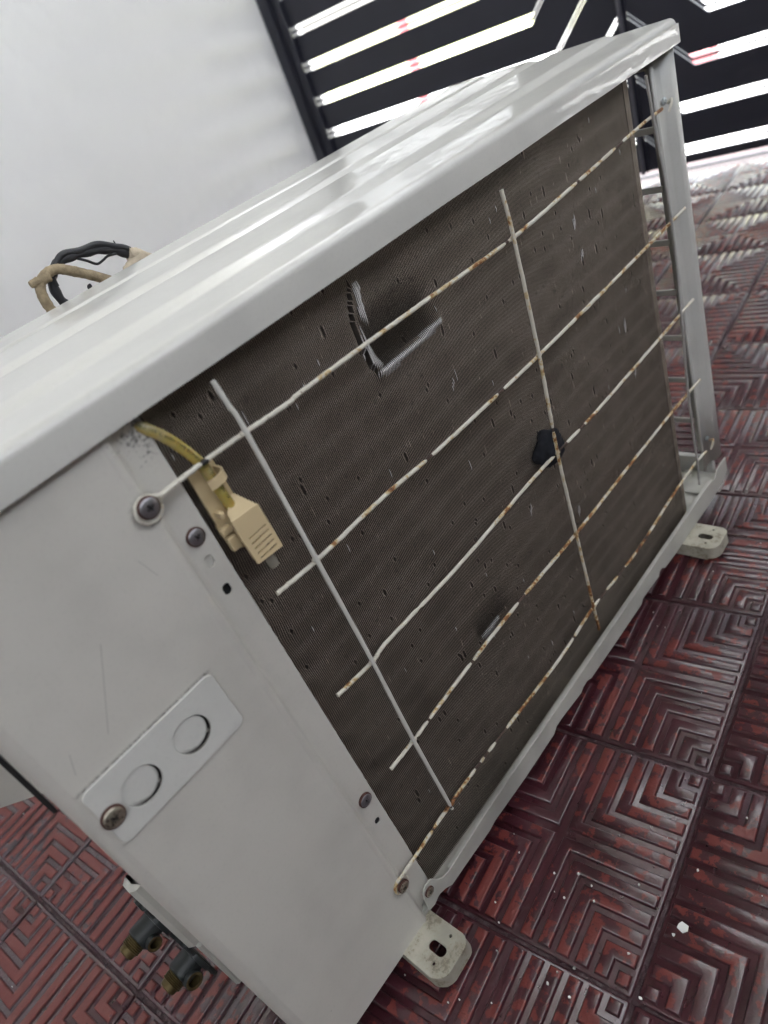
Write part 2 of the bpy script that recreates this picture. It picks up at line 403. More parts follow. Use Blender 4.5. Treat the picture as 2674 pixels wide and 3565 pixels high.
REAR = Matrix(((1, 0, 0, 0), (0, 0, -1, 0), (0, 1, 0, 0), (0, 0, 0, 1)))     # curve (x, y, +z) -> world (x, -z.., y)
FLAT = Matrix.Identity(4)
def plate(outline, holes, thick, at, frame=REAR, bevel=0.0):
    """a sheet with real holes; 'at' = middle of the sheet along its normal"""
    cu = bpy.data.curves.new('tmp', 'CURVE'); cu.dimensions = '2D'; cu.fill_mode = 'BOTH'
    cu.extrude = thick / 2 - bevel; cu.bevel_depth = bevel; cu.bevel_resolution = 1
    for lp in [outline] + list(holes):
        sp = cu.splines.new('POLY'); sp.points.add(len(lp) - 1); sp.use_cyclic_u = True
        for p, (a, b_) in zip(sp.points, lp): p.co = (a, b_, 0, 1)
    o = bpy.data.objects.new('tmp', cu); col.objects.link(o)
    dg = bpy.context.evaluated_depsgraph_get()
    me = bpy.data.meshes.new_from_object(o.evaluated_get(dg))
    bpy.data.objects.remove(o); bpy.data.curves.remove(cu)
    me.transform(frame)
    if frame is REAR: me.transform(Matrix.Translation((0, at, 0)))
    else: me.transform(Matrix.Translation((0, 0, at)))
    me.materials.clear()
    return me
def plate_into(mb, me, mi=0):
    mb.add([v.co for v in me.vertices], [tuple(p.vertices) for p in me.polygons], mi); bpy.data.meshes.remove(me)

# ------------------------------------------------------------------ setting: floor, street, walls
TA = math.radians(6.7); TP = 0.2025
TX = np.array([math.cos(TA), math.sin(TA)]); TY = np.array([-math.sin(TA), math.cos(TA)]); T0 = np.array([0.354, -0.138])
mb = MB()
def fpt(a, b_, z): p = np.array([0.354, -0.138]) + TX * a + TY * b_; return (p[0], p[1], z)
GA = math.radians(97.3)
GD = np.array([math.cos(GA), math.sin(GA)]); GN = np.array([GD[1], -GD[0]]); G0 = np.array([2.10, 0.45])
def gpt(u, z, t=0.0): p = G0 + GD * u + GN * t; return (p[0], p[1], z)     # u along the gate, t outwards
def spt(a, b_, z): p = G0 + GN * a + GD * b_; return (p[0], p[1], z)        # a outwards from the gate
mb = MB(); mb.add([spt(-7, -3.2, -0.0060), spt(0.16, -3.2, -0.0060), spt(0.16, 1.44, -0.0060), spt(-7, 1.44, -0.0060)], [(0, 1, 2, 3)])
floor = mb.build('floor', M['joint']); floor['kind'] = 'structure'; floor['label'] = 'maroon varnished yard floor of ribbed red tiles'
mb = MB(); mb.add([spt(0.16, -60, -0.02), spt(5.4, -60, -0.02), spt(5.4, 60, -0.02), spt(0.16, 60, -0.02)], [(0, 1, 2, 3)])
street = mb.build('street', M['street']); street['kind'] = 'structure'; street['label'] = 'sunlit pale concrete street beyond the gate'
mb = MB(); mb.add([spt(5.4, -60, -0.02), spt(11, -60, -0.02), spt(11, 60, -0.02), spt(5.4, 60, -0.02)], [(0, 1, 2, 3)])
lawn = mb.build('lawn', M['lawn']); lawn['kind'] = 'structure'; lawn['label'] = 'dry yellow-green lawn across the street'
mb = MB(); mb.add([(-60, -60, -0.03), (120, -60, -0.03), (120, 80, -0.03), (-60, 80, -0.03)], [(0, 1, 2, 3)])
gr = mb.build('ground', M['street']); gr['kind'] = 'structure'; gr['label'] = 'pale ground reaching the horizon'

# tile with four quadrants of nested L-shaped ribs
def tile_mesh():
    mb = MB(); E = 0.0962; H = 0.0040
    def ring(poly0, z): return [(x, y, z) for x, y in poly0]
    mb.box((-E - 0.0034, -E - 0.0034, -0.012), (E + 0.0034, E + 0.0034, -H + 0.0009), 0, 0.0014)
    prof = ((-0.0014, -H - 0.0001), (0.0, -H + 0.0010), (0.0007, -0.0015), (0.0013, -0.0004), (0.0021, 0.0))
    for sx in (1, -1):
        for sy in (1, -1):
            for k in range(6):
                a0 = 0.0034 + k * 0.01640; wd = 0.0116
                rings = []
                for ins, z in prof:
                    a = a0 + ins; e = E - ins; ww = wd - 2 * ins
                    if k < 5: poly = [(a, a), (e, a), (e, a + ww), (a + ww, a + ww), (a + ww, e), (a, e)]
                    else: poly = [(a, a), (e, a), (e, e), (a, e)]
                    poly = [(sx * x, sy * y) for x, y in poly]
                    if sx * sy < 0: poly = poly[::-1]
                    rings.append([(x, y, z) for x, y in poly])
                kk = len(rings[0]); vs = sum(rings, []); fs = []; 
                for r in range(4):
                    f = [(r * kk + i, r * kk + (i + 1) % kk, (r + 1) * kk + (i + 1) % kk, (r + 1) * kk + i) for i in range(kk)]
                    mb.add(vs if r == 0 else [], [], 0)
                    base = len(mb.v) - len(vs)
                    for q in f: mb.f.append(tuple(i + base for i in q)); mb.m.append(0 if r < 2 else 1)
                t = 4 * kk
                if k < 5:
                    tops = [(t, t + 1, t + 2, t + 3), (t, t + 3, t + 4, t + 5)] if sx * sy > 0 else [(t + 5, t + 4, t + 3, t + 2)[::1], None]
                    if sx * sy < 0:
                        # reversed order: vertex i is old 5-i
                        o = [t + 5 - i for i in range(6)]
                        tops = [(o[3], o[2], o[1], o[0]), (o[5], o[4], o[3], o[0])]
                else: tops = [(t, t + 1, t + 2, t + 3)]
                for q in tops: mb.f.append(tuple(i + base for i in q)); mb.m.append(1)
    me = bpy.data.meshes.new('tile'); me.from_pydata(mb.v, [], mb.f)
    me.materials.append(M['tile']); me.materials.append(M['tile_top'])
    me.polygons.foreach_set('material_index', mb.m); me.update()
    me.polygons.foreach_set('use_smooth', [True] * len(me.polygons)); me.set_sharp_from_angle(angle=math.radians(48))
    return me
tme = tile_mesh()
nT = 0
for i in range(-6, 11):
    for j in range(-5, 12):
        c = T0 + TX * TP * (i + 0.5) + TY * TP * (j + 0.5)
        dg_ = np.array([(c - G0) @ GN, (c - G0) @ GD])
        if dg_[0] > 0.06 or dg_[1] > 1.33: continue
        # leave out what neither this frame nor a step aside could show
        if c[0] < -0.75 or (c[1] < -0.75): continue
        o = bpy.data.objects.new('tile', tme); col.objects.link(o); o.parent = floor
        o.location = (c[0], c[1], random.uniform(-0.0008, 0.0))
        o.rotation_euler = (random.gauss(0, 0.002), random.gauss(0, 0.002), TA + random.gauss(0, 0.004)); nT += 1

# the tall white house wall on the left (it shades the yard) and walls added out of view to shape its light
mb = MB()
def wallbox(mb, a0, a1, b0, b1, z0, z1, mi=0):
    vs = [spt(a, b_, z) for z in (z0, z1) for a, b_ in ((a0, b0), (a1, b0), (a1, b1), (a0, b1))]
    mb.add(vs, [(0, 3, 2, 1), (4, 5, 6, 7), (0, 1, 5, 4), (1, 2, 6, 5), (2, 3, 7, 6), (3, 0, 4, 7)], mi)
nx, nz_ = 70, 40
vs = []; fs = []
for i in range(nx + 1):
    for j in range(nz_ + 1):
        a = -7 + 7.14 * (i / nx) ** 0.6; z = -0.03 + 5.63 * (j / nz_) ** 1.8
        b_ = 1.412 + 0.006 * mn.noise(Vector((a * 2.2, z * 2.6, 1.0))) + 0.0025 * mn.noise(Vector((a * 11, z * 11, 3.0)))
        vs.append(spt(a, b_, z))
for i in range(nx):
    for j in range(nz_):
        q = i * (nz_ + 1) + j; fs.append((q, q + nz_ + 1, q + nz_ + 2, q + 1))
mb.add(vs, fs)
wallbox(mb, -7, 0.138, 1.425, 1.67, -0.03, 5.59)
wl = mb.build('wall', M['wall'], smooth=60)
tag(wl, 'tall plain white painted house wall beside the dark gate', 'wall')
mb = MB(); wallbox(mb, -7, 0.14, -1.95, -1.75, -0.03, 1.62)  # added wall; its height sets how much skylight reaches the unit's back
bw = mb.build('added_shade_wall', M['plaster']); tag(bw, 'unseen grey plastered wall added for shade opposite the tall white house wall', 'wall')
mb = MB(); wallbox(mb, -6.9, 0.22, -2.0, 1.408, 2.76, 2.92)
rf_ = mb.build('porch_roof', M['concrete']); tag(rf_, 'flat concrete porch roof slab over the tiled yard', 'roof')
mb = MB(); wallbox(mb, -0.06, 0.14, -1.748, -1.702, -0.03, 2.755)  # added filler keeps outside brightness off the cover's skirt
pw_ = mb.build('added_pier', M['plaster']); tag(pw_, 'narrow unseen grey pier added to block light beside the gate', 'pier')
mb = MB(); wallbox(mb, -7.2, -7.0, -1.95, 1.67, -0.03, 2.9)  # added wall shuts out light from the open back end
hw_ = mb.build('added_back_wall', M['concrete']); tag(hw_, 'unseen concrete wall added to block light opposite the gate', 'wall')
mb = MB(); wallbox(mb, 11, 11.25, -40, 40, -0.05, 0.9)
nw = mb.build('garden_wall', M['cream']); tag(nw, 'cream rendered garden wall far across the lawn', 'wall')

# ------------------------------------------------------------------ gate
gate = empty('gate', gpt(0.275, 0.0)); tag(gate, 'dark navy metal gate with slats bent upwards to its centre rod', 'gate')
UC = 0.275; UL = 1.336; UR = -1.62
rows = [0.069 + 0.1058 * k for k in range(19)]
HG = 0.0135
def bend(z): return min(0.155 + 0.40 * (z - 0.28), 0.75)
def gprism(mb, poly, t0, t1): mb.prism(poly, lambda a, b_, t: gpt(a, b_, t), t0, t1)
def edge_line(z, dz, side, cut=0.012):
    """polyline in (offset from the centre, z) of a slit edge, from the outer end to the centre"""
    e = (UL - UC) if side > 0 else (UC - UR); b0 = bend(z) - dz * 0.41
    return [(e, z + dz), (b0, z + dz), (cut, z + dz + (b0 - cut))]
for side in (1, -1):
    fn = lambda q: (UC + side * q[0], q[1])
    for k in range(len(rows)):
        mb = MB()
        if k == 0:
            low = [((UL - UC) if side > 0 else (UC - UR), 0.034), (0.012, 0.034)]
            up = edge_line(rows[0], -HG, side)
            poly = low[:1] + up + [(0.012, 0.034)]
            poly = [fn(q) for q in poly]
            gprism(mb, poly, -0.005, 0.005); mb.build('slat', M['gate'], gate)
            mb = MB()
        up = edge_line(rows[k], HG, side)
        if k + 1 < len(rows): nxt = edge_line(rows[k + 1], -HG, side)
        else: nxt = [((UL - UC) if side > 0 else (UC - UR), 2.08), (0.012, 2.08)]
        top = 2.08
        lo_ = [q for q in up]
        if lo_[2][1] > top:
            dx = lo_[2][1] - top; lo_[2] = (lo_[2][0] + dx, top)
        if len(nxt) == 3 and nxt[2][1] > top:
            dx = nxt[2][1] - top
            nxt = nxt[:2] + [(nxt[2][0] + dx, top)]
        poly = lo_ + nxt[::-1]
        gprism(mb, [fn(q) for q in poly], -0.005, 0.005)
        mb.build('slat', M['gate'], gate)
        # the thin rod that runs down the middle of each slit
        mb = MB(); ln = edge_line(rows[k], 0.0, side)
        if ln[2][1] > top: ln[2] = (ln[2][0] + ln[2][1] - top, top)
        hw = 0.0032
        poly = [(ln[0][0], ln[0][1] + hw), (ln[1][0] + 0.4 * hw, ln[1][1] + hw), (ln[2][0], ln[2][1] + hw * 1.4)] + [(ln[2][0], ln[2][1] - hw * 1.4), (ln[1][0] - 0.4 * hw, ln[1][1] - hw), (ln[0][0], ln[0][1] - hw)]
        gprism(mb, [fn(q) for q in poly], -0.004, 0.004); mb.build('slit_rod', M['gate'], gate)
mb = MB(); mb.tube([gpt(UC, 0.034, -0.022), gpt(UC, 2.1, -0.022)], 0.006, 12); mb.build('centre_rod', M['gate_pale'], gate, 60)
mb = MB(); gprism(mb, [(UC - 0.0125, 0.034), (UC + 0.0125, 0.034), (UC + 0.0125, 2.09), (UC - 0.0125, 2.09)], -0.011, 0.014); mb.build('centre_stile', M['gate'], gate)
for u0, u1, t0, t1 in ((1.334, 1.368, -0.02, 0.02), (UR - 0.034, UR + 0.001, -0.02, 0.02)):
    mb = MB(); gprism(mb, [(u0, 0.02), (u1, 0.02), (u1, 2.12), (u0, 2.12)], t0, t1); mb.build('leaf_stile', M['gate'], gate)
for u0, u1 in ((1.372, 1.411), (UR - 0.08, UR - 0.038)):
    mb = MB(); gprism(mb, [(u0, -0.005), (u1, -0.005), (u1, 2.3), (u0, 2.3)], -0.035, 0.03); mb.build('gate_post', M['gate'], gate)
mb = MB(); gprism(mb, [(UR - 0.036, 2.125), (1.370, 2.125), (1.370, 2.17), (UR - 0.036, 2.17)], -0.02, 0.02); mb.build('top_rail', M['gate'], gate)
mb = MB(); gprism(mb, [(UR - 0.03, 0.010), (1.33, 0.010), (1.33, 0.0135), (UR - 0.03, 0.0135)], 0.02, 0.03); mb.build('bottom_rod', M['gate'], gate)
# drop bolt on the inner face
mb = MB(); mb.tube([gpt(0.205, 0.05, -0.02), gpt(0.205, 0.30, -0.02)], 0.006, 10); mb.tube([gpt(0.205, 0.17, -0.02), gpt(0.205, 0.17, -0.05), gpt(0.205, 0.15, -0.06)], 0.005, 8)
mb.build('drop_bolt', M['gate_pale'], gate, 60)

# red post and a red brick outside
def outside(px, py, a):      # where a photo ray meets the plane 'a' metres outside the gate
    r = ray((px, py)); q = np.array([GN[0], GN[1], 0]); g0 = np.array([G0[0], G0[1], 0]) + q * a
    t = ((g0 - CAM) @ q) / (r @ q); return CAM + t * r
p = outside(1400, 76, 3.4); p2 = outside(1437, 209, 3.4)
rx, ry = (p[0] + p2[0]) / 2, (p[1] + p2[1]) / 2
mb = MB(); mb.lathe((rx, ry, -0.02), (0, 0, 1), [(0, 0.0), (0, 0.058), (0.02, 0.058), (0.03, 0.045), (0.95, 0.043), (0.99, 0.032), (1.0, 0.0)], 20)
o = mb.build('bollard', M['red'], smooth=50); tag(o, 'faded red round bollard in the street beyond the gate slits', 'bollard')
p = ground((2450, 186), 0.03)
br = empty('brick', (p[0], p[1], -0.02))
mb = MB(); mb.box((p[0] - 0.04, p[1] - 0.05, -0.02), (p[0] + 0.04, p[1] + 0.05, 0.05), 0, 0.004); 
bpy.data.objects.remove(br)
o = mb.build('brick', M['red']); tag(o, 'red painted brick lying on the street outside the gate', 'brick')

# ------------------------------------------------------------------ the air conditioner's outdoor unit
X0, X1, YD = -0.0197, 0.752, 0.262
ZT = 0.5410
unit = empty('outdoor_unit', (0.36, 0.13, 0.0))
tag(unit, 'weathered off-white air conditioner outdoor unit with bare coil behind rusty wire guard', 'air conditioner')

# --- top cover: pressed ribs along its length, rounded edges, skirt
def rib(y):
    k = [(0.0, 0), (0.040, 0), (0.054, .0042), (0.112, .0042), (0.1175, 0), (0.1235, 0), (0.138, .0042), (0.186, .0042), (0.190, .001), (0.193, .001), (0.199, .0042), (0.243, .0042), (0.252, 0), (0.27, 0)]
    for (a, va), (b_, vb) in zip(k, k[1:]):
        if a <= y <= b_:
            t = (y - a) / (b_ - a); t = t * t * (3 - 2 * t) * 0.5 + t * 0.5; return va + (vb - va) * t
    return 0
cy0, cy1, cx0, cx1, rf = -0.0050, 0.2655, -0.0245, 0.7555, 0.0065
def fil(d):
    if d >= rf: return 0.0
    d = max(d, 0.0); return rf - math.sqrt(max(rf * rf - (rf - d) ** 2, 0))
arc = [rf * (1 - math.cos(math.radians(a))) for a in (0, 12, 25, 38, 52, 66, 78, 90)]
ys = [cy0 + a for a in arc] + [0.008, 0.02, 0.032] + list(np.linspace(0.036, 0.256, 111)) + [cy1 - a for a in arc[::-1]]
xs = [cx0 + a for a in arc] + list(np.linspace(cx0 + 0.01, cx0 + 0.04, 16)) + list(np.linspace(cx0 + 0.06, cx1 - 0.06, 60)) + list(np.linspace(cx1 - 0.045, cx1 - 0.008, 22)) + [cx1 - a for a in arc[::-1]]
ys = sorted(set(round(v, 6) for v in ys)); xs = sorted(set(round(v, 6) for v in xs))
mb = MB(); vs = []
for x in xs:
    e = min(x - cx0, cx1 - x)
    fade = min(1, max(0, (e - 0.013) / 0.012)); fade = fade * fade * (3 - 2 * fade)
    for y in ys:
        # rounded corner in plan: combine both distances
        dx = min(e, rf); dy = min(y - cy0, cy1 - y, rf)
        ax, ay = rf - dx, rf - dy
        rr = math.hypot(ax, ay); drop = rf - math.sqrt(max(rf * rf - min(rr, rf) ** 2, 0))
        wob = 0.00035 * mn.noise(Vector((x * 9, y * 16, 0.3)))
        vs.append((x, y, ZT + rib(y) * fade - drop + wob * min(1, e / 0.05)))
nyv = len(ys)
fs = [(i * nyv + j, (i + 1) * nyv + j, (i + 1) * nyv + j + 1, i * nyv + j + 1) for i in range(len(xs) - 1) for j in range(nyv - 1)]
mb.add(vs, fs)
# skirt
per = [(i, 0) for i in range(len(xs))] + [(len(xs) - 1, j) for j in range(1, nyv)] + [(i, nyv - 1) for i in range(len(xs) - 2, -1, -1)] + [(0, j) for j in range(nyv - 2, 0, -1)]
zb = 0.5190; base = len(mb.v); k = len(per)
for lev in (0, 1):
    for (i, j) in per:
        v = vs[i * nyv + j]; ins = 0.0012 * lev
        x = min(max(v[0], cx0 + ins), cx1 - ins); y = min(max(v[1], cy0 + ins), cy1 - ins)
        mb.v.append((x, y, zb + 0.0004 * mn.noise(Vector((v[0] * 12, v[1] * 12, 4))) ))
for q in range(k):
    i, j = per[q]; i2, j2 = per[(q + 1) % k]
    mb.f.append((i * nyv + j, base + q, base + (q + 1) % k, i2 * nyv + j2)); mb.m.append(0)
    mb.f.append((base + q, base + k + q, base + k + (q + 1) % k, base + (q + 1) % k)); mb.m.append(0)
b2 = len(mb.v)
for (i, j) in per:
    v = vs[i * nyv + j]
    mb.v.append((min(max(v[0], cx0 + .0012), cx1 - .0012), min(max(v[1], cy0 + .0012), cy1 - .0012), 0.5345))
for q in range(k):
    mb.f.append((base + k + q, b2 + q, b2 + (q + 1) % k, base + k + (q + 1) % k)); mb.m.append(0)
cover = mb.build('top_cover', M['cover'], unit, 40)

# --- service panel: rounded corner, flat face with a window behind the opening plate, crease and flange
mb = MB()
zb_, zt_ = 0.0195, 0.5330
prof = [(X0, 0.25), (X0, 0.10), (X0, 0.02)] + [(X0 + 0.0125 - 0.0125 * math.cos(math.radians(a)), 0.0125 - 0.0125 * math.sin(math.radians(a))) for a in range(0, 91, 9)]
zz = [zb_, 0.1, 0.2, 0.3, 0.4, zt_]
def sweep(mb, prof, zz, mi=0):
    vs = [(x, y, z) for z in zz for x, y in prof]; k = len(prof)
    mb.add(vs, [(r * k + i, r * k + i + 1, (r + 1) * k + i + 1, (r + 1) * k + i) for r in range(len(zz) - 1) for i in range(k - 1)], mi)
sweep(mb, prof, zz)
sweep(mb, [(0.1015, 0.0), (0.1030, -0.00035), (0.1046, -0.0006), (0.1060, -0.0002), (0.1072, 0.0010), (0.1082, 0.0026), (0.1092, 0.0038), (0.1102, 0.0043), (0.1115, 0.0044)], zz)
plate_into(mb, plate([(-0.011, zb_), (0.1015, zb_), (0.1015, zt_), (-0.011, zt_)], [rrect(-0.002, 0.068, 0.334, 0.363, 0.002)], 0.001, 0.0005))
plate_into(mb, plate([(0.1115, zb_ + 0.012), (0.1285, zb_ + 0.022), (0.1285, zt_), (0.1115, zt_)],
    [oblong(0.1185, 0.4243, 0.0058, 0.0082), oblong(0.1185, 0.4024, 0.0056, 0.0078), oblong(0.1191, 0.1530, 0.0050, 0.0062)], 0.001, 0.0049))
mb.box((0.1125, 0.0062, 0.408), (0.1265, 0.0072, 0.44), 0)
panel = mb.build('service_panel', M['panel'], unit, 35)
mb = MB(); mb.box((0.06, 0.009, 0.06), (0.126, 0.018, 0.50), 0); mb.box((-0.01, 0.02, 0.31), (0.09, 0.022, 0.39), 0)  # dark sheets behind the openings stand in for the shade inside
mb.build('dark_backing', M['inside'], unit)

# --- cable opening plate with its two knock-outs
op = empty('cable_plate', (0.036, 0.0, 0.349)); op.parent = unit; op.matrix_parent_inverse = Matrix.Translation(-Vector(unit.location))
def adopt2(o): adopt_off(o, Vector((0.036, 0.0, 0.349)), op)
def adopt_off(o, off, p): o.parent = p; o.matrix_parent_inverse = Matrix.Translation(-off)
bpy.data.objects.remove(op)
me = plate(rrect(-0.0095, 0.0808, 0.3268, 0.3716, 0.0048), [circ(0.0525, 0.3486, 0.0121), circ(0.0158, 0.3483, 0.0124)], 0.0016, -0.0010, REAR, 0.0004)
me.materials.append(M['plate']); cplate = link('cable_plate', me, unit, 40)
for (cx_, cz_, r_) in ((0.0525, 0.3486, 0.0109), (0.0158, 0.3483, 0.0112)):
    mb = MB(); plate_into(mb, plate(circ(cx_ - 0.0008, cz_ + 0.0006, r_, 36), [], 0.0010, -0.0003, REAR, 0.0002))
    a = math.radians(-38); mb.box((cx_ + 0.0105 * math.cos(a) - 0.0011, -0.0012, cz_ + 0.0115 * math.sin(a) - 0.001), (cx_ + 0.0105 * math.cos(a) + 0.0011, -0.0002, cz_ + 0.0115 * math.sin(a) + 0.001), 0)
    mb.build('knockout', M['plate'], cplate, 40)

# --- screws: domed head with a sunk cross, rusty washer
def screw(x, y, z, r, mat, rot=0.4, washer=True, nrm=(0, -1, 0)):
    mb = MB(); ax = Vector(nrm).normalized(); u = Vector((0, 0, 1)); u = (u - ax * u.dot(ax)).normalized(); v = ax.cross(u); o = Vector((x, y, z))
    rings, seg = 15, 40; vs = []; cm = {}
    for i in range(rings + 1):
        rr = r * i / rings
        for k in range(seg):
            a = 2 * math.pi * k / seg; px_, py_ = rr * math.cos(a), rr * math.sin(a)
            q, w2 = px_ * math.cos(rot) + py_ * math.sin(rot), -px_ * math.sin(rot) + py_ * math.cos(rot)
            h = r * 0.42 * math.sqrt(max(0, 1 - (rr / r) ** 2 * 0.93))
            ink = (abs(q) < r * 0.105 or abs(w2) < r * 0.105) and rr < r * 0.46
            if ink: h -= r * 0.33
            cm[len(vs)] = ink
            vs.append(o + ax * (h + 0.0006) + u * px_ + v * py_)
    fs = [(i * seg + k, i * seg + (k + 1) % seg, (i + 1) * seg + (k + 1) % seg, (i + 1) * seg + k) for i in range(rings) for k in range(seg)]
    ofs = len(mb.v); mb.v += [tuple(p) for p in vs]
    for q in fs: mb.f.append(q); mb.m.append(1 if sum(cm[i] for i in q) >= 3 else 0)
    mb.lathe(o, ax, [(0.0010, r * 0.99), (-0.001, r * 0.99)], 24, 0)
    s_ = mb.build('screw', [mat, M['screw_dark']], unit, 50)
    if washer:
        mb = MB(); mb.lathe(o, ax, [(-0.0006, r * 0.9), (-0.0006, r * 1.13), (0.0009, r * 1.13), (0.0014, r * 1.0)], 28)
        mb.build('washer', M['washer'], s_, 40)
    return s_
screw(0.1040, -0.0036, 0.4766, 0.0056, M['screw'], 0.3)
screw(0.1191, 0.0038, 0.4424, 0.0051, M['screw'], 0.5)
screw(0.1195, 0.0038, 0.1814, 0.0053, M['screw'], 0.2)
screw(0.1052, -0.0036, 0.0844, 0.0050, M['screw_old'], 0.7)
screw(0.1207, -0.0040, 0.0490, 0.0044, M['screw_old'], 0.9)
screw(-0.0045, -0.0024, 0.3480, 0.0062, M['screw_old'], 0.6)

# --- condenser coil: fins in one mesh, core and tubes behind
CY = 0.0125; CX0, CXB, BR = 0.112, 0.6735, 0.032; CZ0, CZ1 = 0.026, 0.532
lean = lambda z: -0.014 * (1 - (z - CZ0) / (CZ1 - CZ0))
pitch = 0.00148
nf = int((CXB - CX0) / pitch); nz = 210
zs = np.linspace(CZ0, CZ1, nz + 1)
Xf = CX0 + pitch * np.arange(nf)
XX, ZZ = np.meshgrid(Xf, zs, indexing='ij')
def gs(x, c, s_): return np.exp(-((x - c) / s_) ** 2)
# smooth bends
DX = np.zeros_like(XX)
ph = rng.uniform(0, 6.28, 12)
for i in range(6):
    DX += 0.00010 * np.sin(ZZ * (25 + 22 * i) + XX * (30 + 17 * i) + ph[i])
DX += 0.0012 * gs(XX, 0.120, 0.022) * (np.sin(ZZ * 95 + XX * 80) + 0.6 * np.sin(ZZ * 210 + 1 + XX * 200))
# the big dent: fins torn apart along an upright line, crushed inwards, folded over along a level crease
def sstep(v): v = np.clip(v, 0, 1); return v * v * (3 - 2 * v)
tear_x = np.interp(ZZ, [0.440, 0.452, 0.468, 0.485, 0.500, 0.510], [0.2925, 0.2880, 0.2860, 0.2865, 0.2920, 0.2960])
tz = sstep((ZZ - 0.440) / 0.012) * sstep((0.512 - ZZ) / 0.014)
ux = XX - tear_x
DX += tz * np.where(ux > 0, 0.0030 * np.exp(-ux / 0.010), -0.0012 * np.exp(ux / 0.003))
push = sstep((XX - tear_x) / 0.005) * sstep((0.366 - XX) / 0.02)
cz = np.interp(XX, [0.288, 0.30, 0.345, 0.372], [0.4435, 0.4420, 0.4435, 0.4470])
cx = sstep((XX - 0.288) / 0.006) * sstep((0.370 - XX) / 0.010)
dent = push * sstep((ZZ - cz) / 0.004) * sstep((0.500 - ZZ) / 0.036)
DX += cx * (0.0022 * gs(ZZ, cz + 0.001, 0.006) - 0.0010 * gs(ZZ, cz + 0.014, 0.010))
# the dark dent lower down, with its row of folded fins
dz2 = np.interp(XX, [0.285, 0.345], [0.1800, 0.1815])
m2 = sstep((XX - 0.283) / 0.010) * sstep((0.348 - XX) / 0.028)
dent2 = m2 * sstep((ZZ - dz2) / 0.004) * sstep((0.214 - ZZ) / 0.028)
Wd = 0.00034 + 0.00024 * np.clip((XX - 0.18) / 0.4, 0, 1)
b1 = cx * gs(ZZ, cz, 0.0024)
str_ = np.abs(((XX / pitch).astype(int) * 7919 % 13) / 12.0)
b2_ = tz * (ux > -0.0004) * (ux < 0.0095) * (0.56 + 0.5 * np.sin(ZZ * 95 + ux * 260 + 1.0 + str_ * 1.5))
b3 = (ux > 0.006) * (ux < 0.013) * gs(ZZ, 0.494 - 0.7 * ux, 0.009) * (0.6 + 0.5 * str_)
b4 = m2 * gs(ZZ, dz2 + 0.0015, 0.0030) * 0.85 * gs(XX, 0.305, 0.020)
bright = np.maximum.reduce([b1, b2_, b3, b4])
Wd *= 1 - 0.6 * np.clip(dent + dent2, 0, 1)
# nicks all over: mostly short dark gaps, some bright burrs
for _ in range(520):
    i = int(rng.integers(2, nf - 2)); k = int(rng.integers(2, nz - 4)); ln = int(rng.integers(1, 4)) if rng.random() < 0.35 else 1
    q = rng.random()
    if q < 0.07: bright[i, k:k + ln] = np.maximum(bright[i, k:k + ln], rng.uniform(0.5, 0.8))
    elif q < 0.5: Wd[i, k:k + ln] *= 1.7
    else:
        DX[i, k:k + ln] += 0.0009; DX[i - 1, k:k + ln] -= 0.0006; Wd[i, k:k + ln] *= 0.5
for (cx_, cz_, sz_) in ((0.5565, 0.4345, 0.006), (0.560, 0.405, 0.004), (0.6105, 0.31, 0.007), (0.614, 0.256, 0.005), (0.468, 0.187, 0.006), (0.40, 0.24, 0.004), (0.355, 0.395, 0.003)):
    i0 = int((cx_ - CX0) / pitch)
    for i in range(i0, i0 + 3): bright[i] = np.maximum(bright[i], 0.72 * gs(zs, cz_ + (i - i0) * 0.002, sz_))
Wd = Wd + np.clip(bright - 0.35, 0, 0.6) * 0.0009
MI = (bright > 0.5)
YY = CY + 0.0016 * np.clip(dent + 0.8 * dent2, 0, 1) * (1 - np.clip(bright * 1.5, 0, 1)) - 0.0010 * np.clip(bright - 0.3, 0, 1) + 0.0006 * np.sin(XX * 20) * np.sin(ZZ * 14)
XS = XX + DX + lean(ZZ) * np.clip((XX - 0.15) / (CXB - 0.15), 0, 1)
V = np.empty((nf, nz + 1, 3, 3))
V[:, :, 0] = np.stack([XX + lean(ZZ) * np.clip((XX - 0.15) / (CXB - 0.15), 0, 1) - 0.00012, np.full_like(XX, CY + 0.0078), ZZ], -1)
V[:, :, 1] = np.stack([XS - Wd / 2, YY, ZZ], -1)
V[:, :, 2] = np.stack([XS + Wd / 2, YY + 0.0001, ZZ], -1)
idx = np.arange(nf * (nz + 1) * 3).reshape(nf, nz + 1, 3)
F = []
FM = []
for s_ in (0, 1):
    a = idx[:, :-1, s_]; b_ = idx[:, :-1, s_ + 1]; c_ = idx[:, 1:, s_ + 1]; d_ = idx[:, 1:, s_]
    F.append(np.stack([a, b_, c_, d_], -1).reshape(-1, 4))
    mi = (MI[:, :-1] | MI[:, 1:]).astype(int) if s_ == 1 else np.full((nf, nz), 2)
    FM.append(mi.reshape(-1))
F = np.concatenate(F); FM = np.concatenate(FM)
Vv = V.reshape(-1, 3).tolist(); Fl = F.tolist(); FMl = FM.tolist()
